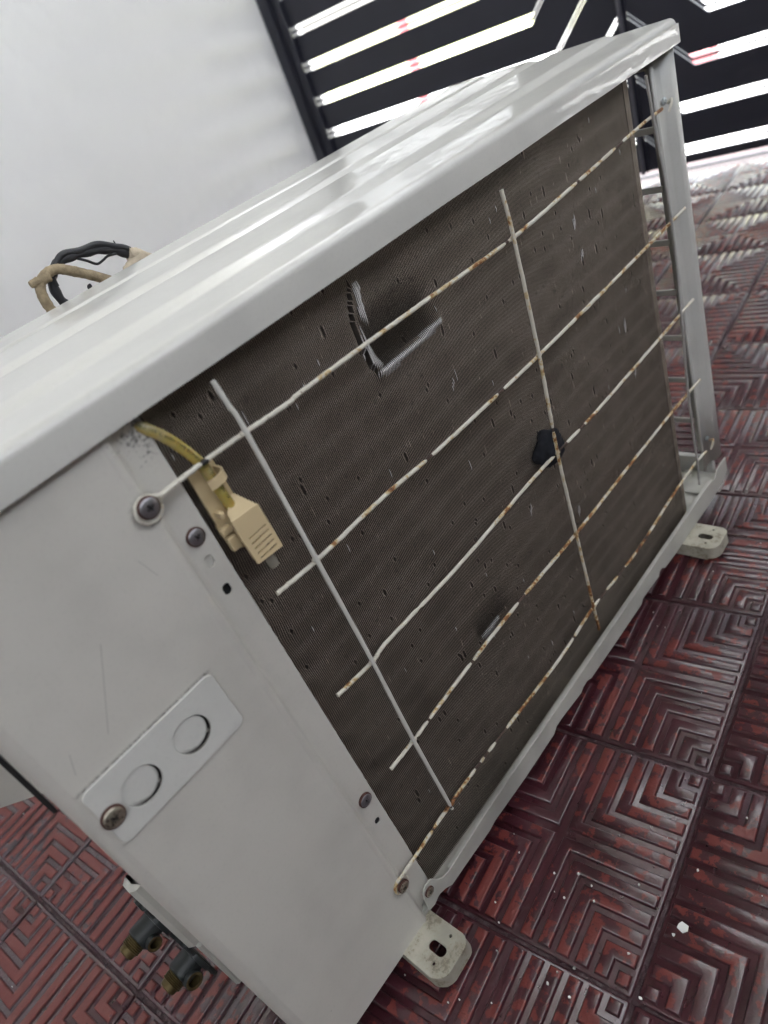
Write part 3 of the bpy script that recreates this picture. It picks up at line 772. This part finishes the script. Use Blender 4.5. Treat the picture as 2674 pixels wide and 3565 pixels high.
# fins round the bend and a little way down the side leg
o0 = len(Vv)
cxb, cyb = CXB, CY + BR
nb = 40
for q in range(nb + 60):
    zz2 = np.linspace(CZ0, CZ1, 13)
    for z in zz2:
        sh = lean(z)
        if q < nb:
            a = math.radians(90 * q / nb); nx_, ny_ = math.sin(a), -math.cos(a); px_, py_ = cxb + BR * nx_, cyb + BR * ny_
        else: nx_, ny_ = 1, 0; px_, py_ = cxb + BR, cyb + (q - nb) * 0.0028
        tx_, ty_ = -ny_, nx_
        for (dn, dt) in ((-0.007, -0.0001), (0, -0.0003), (0, 0.0003)):
            Vv.append((px_ + nx_ * dn + tx_ * dt + sh, py_ + ny_ * dn + ty_ * dt, z))
    b0 = o0 + q * 39
    for r in range(12):
        for s_ in (0, 1):
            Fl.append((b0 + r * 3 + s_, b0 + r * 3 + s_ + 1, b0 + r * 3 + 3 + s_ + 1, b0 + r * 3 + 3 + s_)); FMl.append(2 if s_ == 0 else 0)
coil = empty('coil', (0.4, 0.03, 0.026)); bpy.data.objects.remove(coil)
mb = MB()
for (x0_, x1_, y0_, y1_) in ((CX0 - 0.004, CXB - 0.012, CY + 0.0076, CY + 0.026),):
    mb.box((x0_, y0_, CZ0), (x1_, y1_, CZ1), 0)
pr = [(cxb + (BR - 0.0062) * math.sin(math.radians(a)) , cyb - (BR - 0.0062) * math.cos(math.radians(a))) for a in range(0, 91, 10)] + [(cxb + BR - 0.0062, 0.235)]
pin = [(cxb + (BR - 0.024) * math.sin(math.radians(a)), cyb - (BR - 0.024) * math.cos(math.radians(a))) for a in range(0, 91, 10)] + [(cxb + BR - 0.024, 0.235)]
zr = [CZ0, CZ1]
for pf in (pr, pin[::-1]):
    vs = [(x + lean(z), y, z) for z in zr for x, y in [(0.62, pf[0][1] if pf is pr else pf[-1][1])] * 0 + pf]; k = len(pf)
    mb.add(vs, [(i, i + 1, k + i + 1, k + i) for i in range(k - 1)], 0)
core = mb.build('coil', M['core'], unit)
me = bpy.data.meshes.new('fins'); me.from_pydata(Vv, [], Fl)
for q in ('fin', 'fin_gleam', 'fin_side'): me.materials.append(M[q])
me.polygons.foreach_set('material_index', FMl); me.update()
fins = link('fins', me, core); fins.parent = core; fins.matrix_parent_inverse = Matrix.Identity(4); fins['kind'] = 'stuff'

# --- wire guard
def path(pix, y, k=6): return [rear(p, y) for p in pix]
guard_pts = {
 'h1': ([(560, 1724), (695, 1619), (847, 1510), (1003, 1404), (1050, 1363), (1282, 1192), (1497, 1036), (1788, 826), (1998, 645), (2224, 443), (2304, 380)], -0.0042),
 'h2': ([(965, 2066), (1108, 1946), (1337, 1728), (1497, 1591), (1692, 1412), (1877, 1236), (2127, 987), (2336, 774), (2385, 725)], -0.0042),
 'h3': ([(1175, 2422), (1297, 2303), (1353, 2228), (1603, 1962), (1837, 1688), (1941, 1575), (2078, 1430), (2288, 1188), (2413, 1043)], -0.0042),
 'h4': ([(1360, 2678), (1440, 2577), (1603, 2357), (1804, 2099), (2006, 1857), (2215, 1591), (2344, 1430), (2437, 1322)], -0.0042),
 'h5': ([(1408, 3038), (1450, 2975), (1571, 2795), (1700, 2618), (1944, 2299), (2064, 2117), (2222, 1912), (2351, 1711), (2421, 1613), (2459, 1572)], -0.0042),
 'v1': ([(740, 1326), (797, 1413), (855, 1501), (1100, 1944), (1297, 2303), (1440, 2577), (1574, 2815)], -0.0074),
 'v2': ([(1745, 661), (1788, 826), (1877, 1236), (1941, 1575), (2006, 1857), (2086, 2192)], -0.0074),
 'v3': ([(2248, 262), (2268, 375), (2338, 770), (2372, 1090), (2389, 1300), (2408, 1465), (2427, 1604), (2435, 1686)], -0.0074)}
guard = empty('wire_guard', (0.4, -0.004, 0.06)); bpy.data.objects.remove(guard)
WR = 0.00155
gparent = None
def wire_obj(key, parent):
    pix, y = guard_pts[key]; pts = spline([rear(p, y) for p in pix], 26)
    mb = MB(); n_ = len(pts)
    jit = [mn.noise(Vector((i * 0.35, hash(key) % 7 * 0 + len(key) + ord(key[1]) * 3.1, 0))) for i in range(n_)]
    pts = [np.array(p) + np.array([0, 0.0002 * j, 0.00025 * j]) for p, j in zip(pts, jit)]
    clean = key in ('v1',)
    # where the coating has flaked off only the thin bare wire is left
    gone = [False] * n_
    if key[0] == 'h':
        cnt = {'h1': 6, 'h2': 3, 'h3': 5, 'h4': 4, 'h5': 10}[key]
        r_ = random.Random({'h1': 5, 'h2': 3, 'h3': 11, 'h4': 2, 'h5': 8}[key])
        for _ in range(cnt):
            c = r_.randrange(int(n_ * 0.08), int(n_ * 0.92)); l = r_.choice((1, 1, 2, 3, 4) if key != 'h5' else (1, 2, 3, 4, 5))
            for q in range(c, min(c + l, n_ - 2)): gone[q] = True
        if key == 'h1':
            for q in range(27, 30): gone[q] = True
    if key == 'v1':
        for q in range(n_ - 3, n_ - 1): gone[q] = True
    if key == 'v2':
        for q in (n_ - 60, n_ - 59): gone[q] = True
    r2 = random.Random(ord(key[0]) * 13 + ord(key[1]))
    def rad(i):
        if gone[i]: return WR * 0.62
        return WR * (1 + 0.10 * mn.noise(Vector((i * 0.21, ord(key[1]), 1.7)))) * (1.0 if key != 'v3' else 0.85)
    mb.tube(pts, rad, 10, 0, True, lambda i: 1 if (gone[i] and gone[min(i + 1, n_ - 1)]) else 0)
    # bits of coat curling away at the broken ends
    mats = [M['clean_wire'] if clean else (M['galv'] if key == 'v3' else M['wire']), M['wire_core']]
    if key in ('h1', 'h5'):
        # flattened loop round the fixing screw
        cx_, cz_ = (0.1040, 0.4748) if key == 'h1' else (0.1052, 0.0848)
        rl = 0.0070
        e = np.array(pts[0]); a0 = math.atan2(e[2] - cz_, e[0] - cx_)
        loop = [(cx_ + rl * math.cos(a0 + t), -0.0016, cz_ + rl * math.sin(a0 + t)) for t in np.linspace(0.35, 2 * math.pi - 0.35, 22)]
        mb.tube([tuple(e)] + loop + [tuple(e)], WR * 0.95, 8, 0)
    return mb, mats
wires = {}
for key in ('h1', 'h2', 'h3', 'h4', 'h5', 'v1', 'v2', 'v3'):
    mb, mats = wire_obj(key, None)
    if key == 'h1':
        # the top wire carries the guard: the others hang from it as its pieces
        pass
    wires[key] = (mb, mats)
g = empty('wire_guard', (0.104, -0.004, 0.476)); g.parent = unit
g.matrix_parent_inverse = Matrix.Translation(-Vector(unit.location))
welds = {'v1': [(852, 1505), (1101, 1945), (1297, 2303), (1440, 2577), (1572, 2797)], 'v2': [(1788, 826), (1877, 1236), (1941, 1575), (2006, 1857), (2068, 2112)]}
for key, lst in welds.items():
    for i, q in enumerate(lst):
        p = rear(q, -0.0058); r_ = random.Random(i * 7 + len(key) + ord(key[1]))
        d = rear((q[0] + 30, q[1] - 22), -0.0058) - p; d /= np.linalg.norm(d)
        mb_ = wires[key][0]
        mb_.tube([p - d * 0.0034, p - d * 0.0022, p, p + d * 0.0020, p + d * 0.0031], lambda j: (0.0006, 0.0017, 0.0022, 0.0016, 0.0006)[j], 8, 2)
        wires[key] = (mb_, wires[key][1][:2] + [M['wire']])
for key, (mb, mats) in wires.items():
    o = mb.build('wire', mats, None, 60); o.parent = g; o.matrix_parent_inverse = Matrix.Translation(-Vector(g.location))
# ties at the post ends of the top and bottom wires
for (px_, py_) in ((2318, 362), (2466, 1538)):
    p = rear((px_, py_), 0.001); mb = MB()
    mb.tube([(p[0] - 0.006, -0.004, p[2] - 0.006), (p[0] - 0.003, -0.006, p[2] + 0.001), (p[0] + 0.002, -0.004, p[2] + 0.003), (p[0] + 0.004, 0.001, p[2])], WR * 0.9, 8, 0)
    o = mb.build('wire_tie', M['wire'], None, 60); o.parent = g; o.matrix_parent_inverse = Matrix.Translation(-Vector(g.location))
    screw(p[0] + 0.003, 0.0035, p[2] + 0.002, 0.0034, M['screw_bright'], 0.2, False)

# --- corner post and the slotted side
mb = MB()
prof = [(0.752, 0.030), (0.752, 0.0022), (0.7512, 0.0006), (0.7496, 0.0), (0.7400, 0.0), (0.7382, 0.0006), (0.7325, 0.0060), (0.7305, 0.0066), (0.7200, 0.0066), (0.7180, 0.0062), (0.7145, 0.0036), (0.7122, 0.0032), (0.7104, 0.0042), (0.7099, 0.0060)]
sweep(mb, prof[::-1], [0.058, 0.15, 0.25, 0.35, 0.45, 0.5225])
pst = mb.build('corner_post', M['post'], unit, 35)
sm = pst.modifiers.new('thick', 'SOLIDIFY'); sm.thickness = 0.001; sm.offset = -1
for zc in (0.508, 0.4507, 0.3922, 0.3350, 0.2771, 0.2200, 0.1631, 0.1048):
    mb = MB(); mb.box((0.7496, 0.028, zc - 0.0036), (0.7519, YD - 0.008, zc + 0.0030), 0, 0.0005)
    mb.build('side_bar', M['post'], unit)
mb = MB(); mb.box((0.7440, 0.010, 0.026), (0.7519, YD - 0.004, 0.0535), 0, 0.001); mb.build('side_panel_foot', M['post'], unit)
mb = MB(); mb.box((0.722, YD - 0.030, 0.03), (0.752, YD, 0.522), 0, 0.003); mb.build('front_post', M['post'], unit, 40)
mb = MB()   # front sheet with its round fan opening, seen only through the side slots or from beside
me = plate([(X0, 0.028), (0.7205, 0.028), (0.7205, 0.522), (X0, 0.522)], [circ(0.45, 0.28, 0.20, 48)], 0.0012, YD - 0.001, REAR)
me.materials.append(M['panel']); link('front_panel', me, unit, 40)
mb = MB(); mb.lathe((0.45, YD - 0.004, 0.28), (0, 1, 0), [(0, 0.199), (-0.06, 0.199)], 40); mb.build('fan_shroud', M['panel'], unit, 60)
mb = MB()
for i in range(3):
    a0 = i * 2.094
    vs = []
    for rr_, ch, tw in ((0.04, 0.6, 0.03), (0.11, 0.42, 0.024), (0.19, 0.34, 0.014)):
        for q in (-1, -0.3, 0.4, 1): vs.append((0.45 + rr_ * math.cos(a0 + q * ch), YD - 0.06 + q * tw, 0.28 + rr_ * math.sin(a0 + q * ch)))
    mb.add(vs, [(r * 4 + k, r * 4 + k + 1, r * 4 + 5 + k, r * 4 + 4 + k) for r in range(2) for k in range(3)])
mb.lathe((0.45, YD - 0.02, 0.28), (0, -1, 0), [(0, 0.0), (0, 0.03), (0.01, 0.045), (0.06, 0.045), (0.06, 0)], 24)
mb.build('fan', M['inside'], unit, 60)

# --- base pan: uneven front rail with its screw tab, tray, feet
pts = [(112.5, 31), (113.6, 45), (115.5, 53.5), (120.5, 57.6), (127.5, 56.8), (132.6, 47.5), (137.5, 42.3), (146, 40.4), (200, 43.6), (250, 44.6), (330, 44.2), (410, 45.2), (500, 45.2), (560, 47.2), (600, 46.6), (690, 47.8), (709, 46.8), (714, 43.2), (718, 43.6), (724, 50.5), (738, 52.5), (751.5, 51.5), (752, 32), (748, 28.5), (735, 24.6), (690, 20.8), (640, 22.6), (600, 22.0), (568, 24), (562, 29.5), (556, 29.6), (551, 25), (512, 27), (507, 22.4), (447, 22.6), (392, 23.5), (384, 27.3), (376, 26.8), (370, 23.8), (333, 27.4), (322, 27.4), (315, 22.8), (261, 22.0), (210, 24.2), (200, 22.2), (160, 23.8), (142, 24), (135, 29.5), (127, 32.8), (119, 29.5)]
pts = [(a / 1000, b_ / 1000) for a, b_ in pts]
mb = MB(); plate_into(mb, plate(pts, [], 0.0016, -0.0032, REAR, 0.0003))
# folded lip behind the rail, tray floor, end walls
xs_ = np.linspace(0.148, 0.708, 30)
vs = []
for x in xs_:
    z = np.interp(x, [0.146, 0.25, 0.41, 0.56, 0.69, 0.709], [0.0404, 0.0446, 0.0452, 0.0472, 0.0478, 0.0468])
    vs += [(x, -0.0026, z - 0.0004), (x, 0.0006, z - 0.0008), (x, 0.0012, 0.028)]
mb.add(vs, [(i * 3 + k, (i + 1) * 3 + k, (i + 1) * 3 + k + 1, i * 3 + k + 1) for i in range(29) for k in (0, 1)])
mb.box((X0 + 0.002, 0.0015, 0.0225), (0.7438, YD - 0.003, 0.0262), 0)
mb.box((0.700, 0.004, 0.0262), (0.7436, 0.05, 0.0335), 0, 0.003)
base_pan = mb.build('base_pan', M['rail'], unit, 40)
def foot(xc, seed):
    r_ = random.Random(seed)
    hw = 0.0202
    def out(g): # outline in plan
        o_ = [(xc - hw + 0.0005, 0.012), (xc - hw, -0.030)]
        o_ += [(xc - hw + 0.0125 - 0.0125 * math.cos(math.radians(a)), -0.0295 - 0.0125 * math.sin(math.radians(a))) for a in (12, 30, 50, 70, 88)]
        o_ += [(xc + hw - 0.0085 + 0.0085 * math.cos(math.radians(a)), -0.0330 - 0.0085 * math.sin(math.radians(a))) for a in (80, 60, 40, 20, 0)]
        o_ += [(xc + hw - 0.0005, 0.012)]
        return [(a + r_.gauss(0, 0.00025), b_ + r_.gauss(0, 0.00025)) for a, b_ in o_]
    ol = out(0)
    mb = MB()
    plate_into(mb, plate(ol[::-1] if False else ol, [oblong(xc - 0.0002, -0.0225, 0.0098, 0.0180)[::1], circ(xc + 0.0133, -0.0262, 0.0019, 12), circ(xc - 0.0112, -0.0268, 0.0019, 12)], 0.0018, 0.0195, FLAT, 0.0006))
    # pressed skirt down to the floor, splaying slightly
    k = len(ol); vs = [(a, b_, 0.0195) for a, b_ in ol] + [(xc + (a - xc) * 1.03, b_ - 0.0008, 0.0050) for a, b_ in ol]
    mb.add(vs, [(i, i + 1, k + i + 1, k + i) for i in range(k - 1)])
    # two side runners carry it on the floor
    mb.box((xc - 0.018, -0.030, 0.0002), (xc - 0.0145, 0.012, 0.0192), 0); mb.box((xc + 0.0145, -0.030, 0.0002), (xc + 0.018, 0.012, 0.0192), 0)
    return mb.build('foot', M['foot'], unit, 45)
foot(0.0945, 3); foot(0.6360, 9)

# --- pipe-end: bracket bulges, two service valves, terminal cover
mb = MB(); mb.box((-0.0325, 0.094, 0.114), (-0.0195, 0.112, 0.210), 0, 0.004); mb.box((-0.0285, 0.096, 0.040), (-0.0196, 0.112, 0.1125), 0, 0.0022)
mb.build('valve_bracket', M['rail'], unit, 40)
def valve(z, rb, rport, rhole, px_):
    mb = MB(); Y0 = 0.118
    mb.lathe((-0.0325, Y0, z), (-1, 0, 0), [(0, 0.0), (0, 0.0155), (0.004, 0.0155), (0.0045, rb), (0.020, rb), (0.021, rb * 0.9), (0.0215, 0.0)], 24, 0)
    for dz in (-0.024, 0.024): mb.lathe((-0.0325, Y0, z + dz), (-1, 0, 0), [(0, 0.0055), (0.004, 0.0055), (0.0045, 0.0)], 8, 0)
    mb.box((-0.0355, Y0 - 0.010, z - 0.026), (-0.0320, Y0 + 0.010, z + 0.026), 0, 0.001)
    o = mb.build('valve', M['rubber'], unit, 40)
    mb = MB(); prof = []
    h = 0.0212
    for q in range(5): prof += [(h, rb * 0.74), (h + 0.0007, rb * 0.80), (h + 0.0013, rb * 0.74)]; h += 0.0014
    prof += [(h, rb * 0.66), (h + 0.004, rb * 0.62), (h + 0.005, rb * 0.5), (h + 0.005, 0.0)]
    mb.lathe((-0.0325, Y0, z), (-1, 0, 0), prof, 24, 0); mb.build('thread', M['brass'], o, 30)
    mb = MB(); mb.lathe((px_, Y0 - rb * 0.8, z - 0.003), (0, -1, 0.12), [(0, rport), (0.006, rport), (0.0065, rport * 0.93), (0.0062, rhole), (-0.002, rhole), (-0.002, 0)], 24, 0, [0, 0, 1, 1, 2]); mb.build('port', [M['rubber'], M['brass'], M['core']], o, 40)
valve(0.146, 0.0100, 0.0062, 0.0038, -0.0460); valve(0.0835, 0.0112, 0.0078, 0.0050, -0.0470)
mb = MB(); mb.prism([(-0.0198, 0.2820), (-0.030, 0.2865), (-0.052, 0.301), (-0.075, 0.318), (-0.082, 0.335), (-0.082, 0.49), (-0.07, 0.505), (-0.0198, 0.510)], lambda a, b_, t: (a, t, b_), 0.150, 0.235)
mb.build('terminal_cover', M['panel'], unit, 40)
mb = MB(); mb.box((-0.0262, 0.058, 0.332), (-0.0234, 0.066, 0.515), 0); mb.build('edge_strip', M['blacktape'], unit)  # black strip along the panel's side edge

# --- defrost sensor: beige clip-on holder and its sleeved lead
HY = 0.0115      # coil face
mb = MB()
back = [(0.1345, 0.4725), (0.1515, 0.4732), (0.1525, 0.4715), (0.1530, 0.4470), (0.1540, 0.4100), (0.1345, 0.4180), (0.1338, 0.4365), (0.1345, 0.4380)]
mb.prism(back, lambda a, b_, t: (a, t, b_), 0.0065, 0.0085)
mb.box((0.1335, 0.0015, 0.4190), (0.1400, 0.0065, 0.4285), 0, 0.0006); mb.box((0.1328, 0.002, 0.4305), (0.1400, 0.0065, 0.4355), 0, 0.0006)
mb.box((0.1362, -0.0005, 0.4415), (0.1392, 0.0066, 0.4462), 0, 0.0007)
hold = mb.build('sensor_holder', M['beige'], unit, 40)
mb = MB()       # raised box with five slots and a sloping shoulder
slots = []
for i in range(5):
    zc = 0.4248 - i * 0.00375
    slots.append([(x, z + (x - 0.148) * 0.02) for x, z in rrect(0.1412, 0.1552, zc - 0.0007, zc + 0.0007, 0.00065, 3)])
face = [(0.1390, 0.4078), (0.1575, 0.4060), (0.1578, 0.4068), (0.1568, 0.4385), (0.1376, 0.4405), (0.1372, 0.4390), (0.1384, 0.4084)]
plate_into(mb, plate(face, slots, 0.0012, -0.0064, REAR, 0.0002))
for (a, b_) in ((face[0], face[1]),):
    mb.add([(a[0], -0.0060, a[1]), (b_[0], -0.0060, b_[1]), (b_[0], -0.0030, b_[1]), (a[0], -0.0030, a[1])], [(0, 1, 2, 3)])
mb.add([(0.1575, -0.006, 0.406), (0.1568, -0.006, 0.4385), (0.1535, 0.0066, 0.4450), (0.1545, 0.0066, 0.4085)], [(0, 1, 2, 3)])
mb.add([(0.1376, -0.0066, 0.4405), (0.1568, -0.0066, 0.4385), (0.1528, 0.0064, 0.4475), (0.1482, 0.004, 0.4478), (0.1400, -0.001, 0.4430)], [(0, 1, 2, 3, 4)])
mb.add([(0.1372, -0.006, 0.4390), (0.1384, -0.006, 0.4084), (0.1392, -0.002, 0.4100), (0.1380, -0.002, 0.4370)], [(0, 1, 2, 3)])
mb.build('slotted_box', M['beige'], hold, 30)
mb = MB()       # hook that clips over the lead
hk = [(0.1502, 0.0064), (0.1506, 0.0010), (0.1495, -0.0030), (0.1468, -0.0046), (0.1435, -0.0044), (0.1408, -0.0036), (0.1392, -0.0024), (0.1384, -0.0036)]
hk = [tuple(p) for p in spline([np.array(p) for p in hk], 4)]
inn = []
for i, (a, b_) in enumerate(hk):
    p0 = hk[max(i - 1, 0)]; p1 = hk[min(i + 1, len(hk) - 1)]; d = np.array([p1[0] - p0[0], p1[1] - p0[1]]); d /= np.linalg.norm(d)
    inn.append((a + d[1] * 0.0012 * -1, b_ + d[0] * 0.0012))
mb.prism(hk + inn[::-1], lambda a, b_, t: (a, b_, t + (0.148 - a) * -0.12), 0.4622, 0.4680)
mb.build('hook', M['beige'], hold, 40)
lead = [(0.112, 0.022, 0.524), (0.1180, 0.0135, 0.5185), (0.1255, 0.0068, 0.5115), (0.1325, 0.0028, 0.5015), (0.1382, 0.0018, 0.4898), (0.1430, 0.0018, 0.4760), (0.1442, 0.0022, 0.4660), (0.1452, 0.0026, 0.4535), (0.1462, 0.0030, 0.4420), (0.1478, 0.0028, 0.4260), (0.1492, 0.0026, 0.4090), (0.1499, 0.0018, 0.4020), (0.1503, 0.0012, 0.3945)]
lp = spline(lead, 8); LR = 0.0033
mb = MB(); mb.tube(lp, lambda i: LR * (1.0 if i < 82 else 1.08), 18, 0, True, lambda i: 1 if i > 82 else 0)
ld = mb.build('sensor_lead', [M['sleeve'], M['sleeve_grey']], unit, 60)
# print along the lead
def print_on(text, s0, size, ang, parent):
    cu = bpy.data.curves.new('t', 'FONT'); cu.body = text; cu.size = size; cu.resolution_u = 2; cu.offset = size * 0.012
    o = bpy.data.objects.new('t', cu); col.objects.link(o)
    me = bpy.data.meshes.new_from_object(o.evaluated_get(bpy.context.evaluated_depsgraph_get()))
    bpy.data.objects.remove(o)
    A = np.array(lp); seg = np.linalg.norm(np.diff(A, axis=0), axis=1); S = np.concatenate([[0], np.cumsum(seg)])
    for v in me.vertices:
        s_ = s0 + v.co.x; P_ = np.array([np.interp(s_, S, A[:, k]) for k in range(3)])
        P2 = np.array([np.interp(s_ + 0.001, S, A[:, k]) for k in range(3)]); t = (P2 - P_); t /= np.linalg.norm(t)
        view = np.array([0, -1.0, 0]); nrm = view - t * (view @ t); nrm /= np.linalg.norm(nrm); up = np.cross(nrm, t) * 1.0
        a = (v.co.y - size * 0.35) / LR + ang
        v.co = Vector(P_ + (nrm * math.cos(a) + up * math.sin(a)) * (LR + 0.00012))
    me.materials.append(M['ink'])
    o = bpy.data.objects.new('printing', me); col.objects.link(o); o.parent = parent
    return o
print_on('VW-1 105\u00baC 600V TYPE ROHS', 0.0215, 0.0029, 0.1, ld)
print_on('75\u00baC Q', 0.0582, 0.0029, 0.1, ld)
print_on('JUAN XI GW 15K', 0.0715, 0.0026, 0.25, ld)
print_on('-600V', 0.1345, 0.0024, 0.1, ld)
mb = MB(); p = rear((704, 1613), -0.0042); q = rear((722, 1601), -0.0042); mb.tube([p, q], 0.00175, 10); o = mb.build('tape', M['blacktape'], None, 60); o.parent = g; o.matrix_parent_inverse = Matrix.Translation(-Vector(g.location))

# ------------------------------------------------------------------ loose things on and round the unit
import bmesh
bm = bmesh.new(); bmesh.ops.create_icosphere(bm, subdivisions=4, radius=1)
for v in bm.verts:
    d = v.co.copy(); k = 1 + 0.35 * mn.noise(d * 1.3 + Vector((4, 2, 9))) + 0.14 * mn.noise(d * 4.1) + 0.05 * mn.noise(d * 13)
    v.co = Vector((d.x * 0.0168 * k, d.y * 0.0105 * k, d.z * 0.0162 * k))
    v.co.x += v.co.z * -0.10
me = bpy.data.meshes.new('foam_lump'); bm.to_mesh(me); bm.free(); me.materials.append(M['foam'])
me.transform(Matrix.Translation((0.4335, 0.0055, 0.2845)))
o = link('foam_lump', me, None, 180); tag(o, 'small black foam lump stuck to the coil fins behind the wire guard', 'foam')

cb = empty('cable_loop', (0.26, 0.30, 0.50)); tag(cb, 'loop of black and beige cables rising behind the ribbed top cover', 'cable')
def zc5(L_, y): return [rear((a * 0.42194, 750 + b_ * 0.42194), y) for a, b_ in L_]
bl = zc5([(640, 900), (590, 780), (500, 690), (430, 560), (440, 450), (490, 385), (590, 335), (720, 300), (850, 280), (980, 292), (1080, 335)], 0.30)
mb = MB(); s1 = spline(bl, 8)
mb.tube(s1, lambda i: 0.0040 * (1 + 0.12 * math.sin(i * 0.7)), 12)
mb.tube([np.array(p) + np.array([0.002, -0.002, 0.003 + 0.001 * math.sin(i * 0.35)]) for i, p in enumerate(s1[20:])], 0.0028, 8)
mb.tube(spline(zc5([(640, 355), (720, 375), (800, 400), (850, 370), (890, 335), (960, 315)], 0.298), 6), 0.0012, 6)
mb.tube(spline(zc5([(985, 290), (960, 250), (935, 205)], 0.30), 5), lambda i: 0.0018 * (1 - i / 12), 6)
mb.tube(spline(zc5([(830, 660), (760, 615), (735, 590), (750, 575)], 0.30), 5), 0.0018, 8)
cm_ = {}
o = mb.build('black_cable', M['cable'], cb, 60)
be = zc5([(520, 900), (440, 800), (370, 700), (335, 610), (340, 540), (400, 470), (480, 442), (600, 460), (780, 500), (960, 555), (1080, 610)], 0.293)
mb = MB(); mb.tube(spline(be, 8), lambda i: 0.0043 * (1 + 0.16 * mn.noise(Vector((i * 0.5, 0, 5)))), 12)
o = mb.build('beige_cable', M['bark'], cb, 60)
mb = MB(); mb.tube(spline(zc5([(400, 500), (330, 540), (270, 565), (250, 575)], 0.292), 5), lambda i: 0.0048 * (1 - 0.03 * i) * (1 + 0.2 * mn.noise(Vector((i * 0.7, 2, 5)))), 10)
mb.build('cable_end', M['bark'], cb, 60)
mb = MB(); mb.tube(spline(zc5([(1060, 320), (1130, 330), (1210, 360), (1280, 400)], 0.298), 5), lambda i: 0.0062 * (1 + 0.25 * mn.noise(Vector((i * 0.6, 7, 5)))), 12)
mb.tube(spline(zc5([(1180, 340), (1110, 400), (1075, 470), (1090, 560)], 0.296), 5), lambda i: 0.0062 * (1 + 0.25 * mn.noise(Vector((i * 0.6, 1, 5)))), 12)
mb.build('tape_wrap', M['cloth_tape'], cb, 60)
# the cables come down behind the unit to the floor
mb = MB(); e1 = s1[0]; mb.tube(spline([e1, (e1[0] + 0.02, 0.30, 0.42), (e1[0] + 0.05, 0.31, 0.2), (e1[0] + 0.02, 0.34, 0.004)], 8), 0.005, 10)
e2 = be[0]; mb.tube(spline([e2, (e2[0] + 0.02, 0.30, 0.40), (e2[0] + 0.0, 0.32, 0.2), (e2[0] - 0.03, 0.36, 0.005)], 8), 0.0055, 10)
mb.build('cable_tail', M['cable'], cb, 60)

# paint chip and specks on the floor
def chip(p, r, seed):
    r_ = random.Random(seed); k = r_.randint(5, 8); base = [(p[0] + r * r_.uniform(0.5, 1.1) * math.cos(2 * math.pi * i / k + 0.3), p[1] + r * r_.uniform(0.5, 1.1) * math.sin(2 * math.pi * i / k + 0.3)) for i in range(k)]
    return base
p = ground((2375, 3228), 0.001); mb = MB(); mb.prism(chip(p, 0.0058, 4), lambda a, b_, t: (a, b_, t + 0.12 * (a - p[0])), 0.0004, 0.0014)
o = mb.build('paint_flake', M['chip']); tag(o, 'largest white paint flake lying on the maroon ribbed tiles', 'flake')
mb = MB(); r_ = random.Random(21)
sp = [(1737, 3212), (1999, 3370), (2189, 3320), (2000, 3369), (1940, 3385), (1907, 3424), (1983, 3472), (2069, 3138), (2225, 3080), (2060, 3084), (1712, 3492), (1930, 3040), (1965, 3125), (1730, 3310), (2014, 3042), (1600, 3480), (1560, 3490), (1410, 3395), (2230, 3475), (2430, 3030), (2345, 3255)]
for i, q in enumerate(sp):
    p = ground(q, 0.0); mb.prism(chip(p, r_.uniform(0.0007, 0.0016), i), lambda a, b_, t: (a, b_, t), -0.0005, 0.0008)
for i in range(70):
    a, b_ = r_.uniform(-0.3, 0.75), r_.uniform(-0.35, 0.1) if r_.random() < 0.75 else r_.uniform(0.2, 0.6)
    mb.prism(chip((a, b_), r_.uniform(0.0003, 0.0010), 50 + i), lambda a, b_, t: (a, b_, t), -0.001, 0.0005)
o = mb.build('paint_specks', M['chip']); tag(o, 'fine white specks of paint scattered over the maroon tiles', None, kind='stuff')
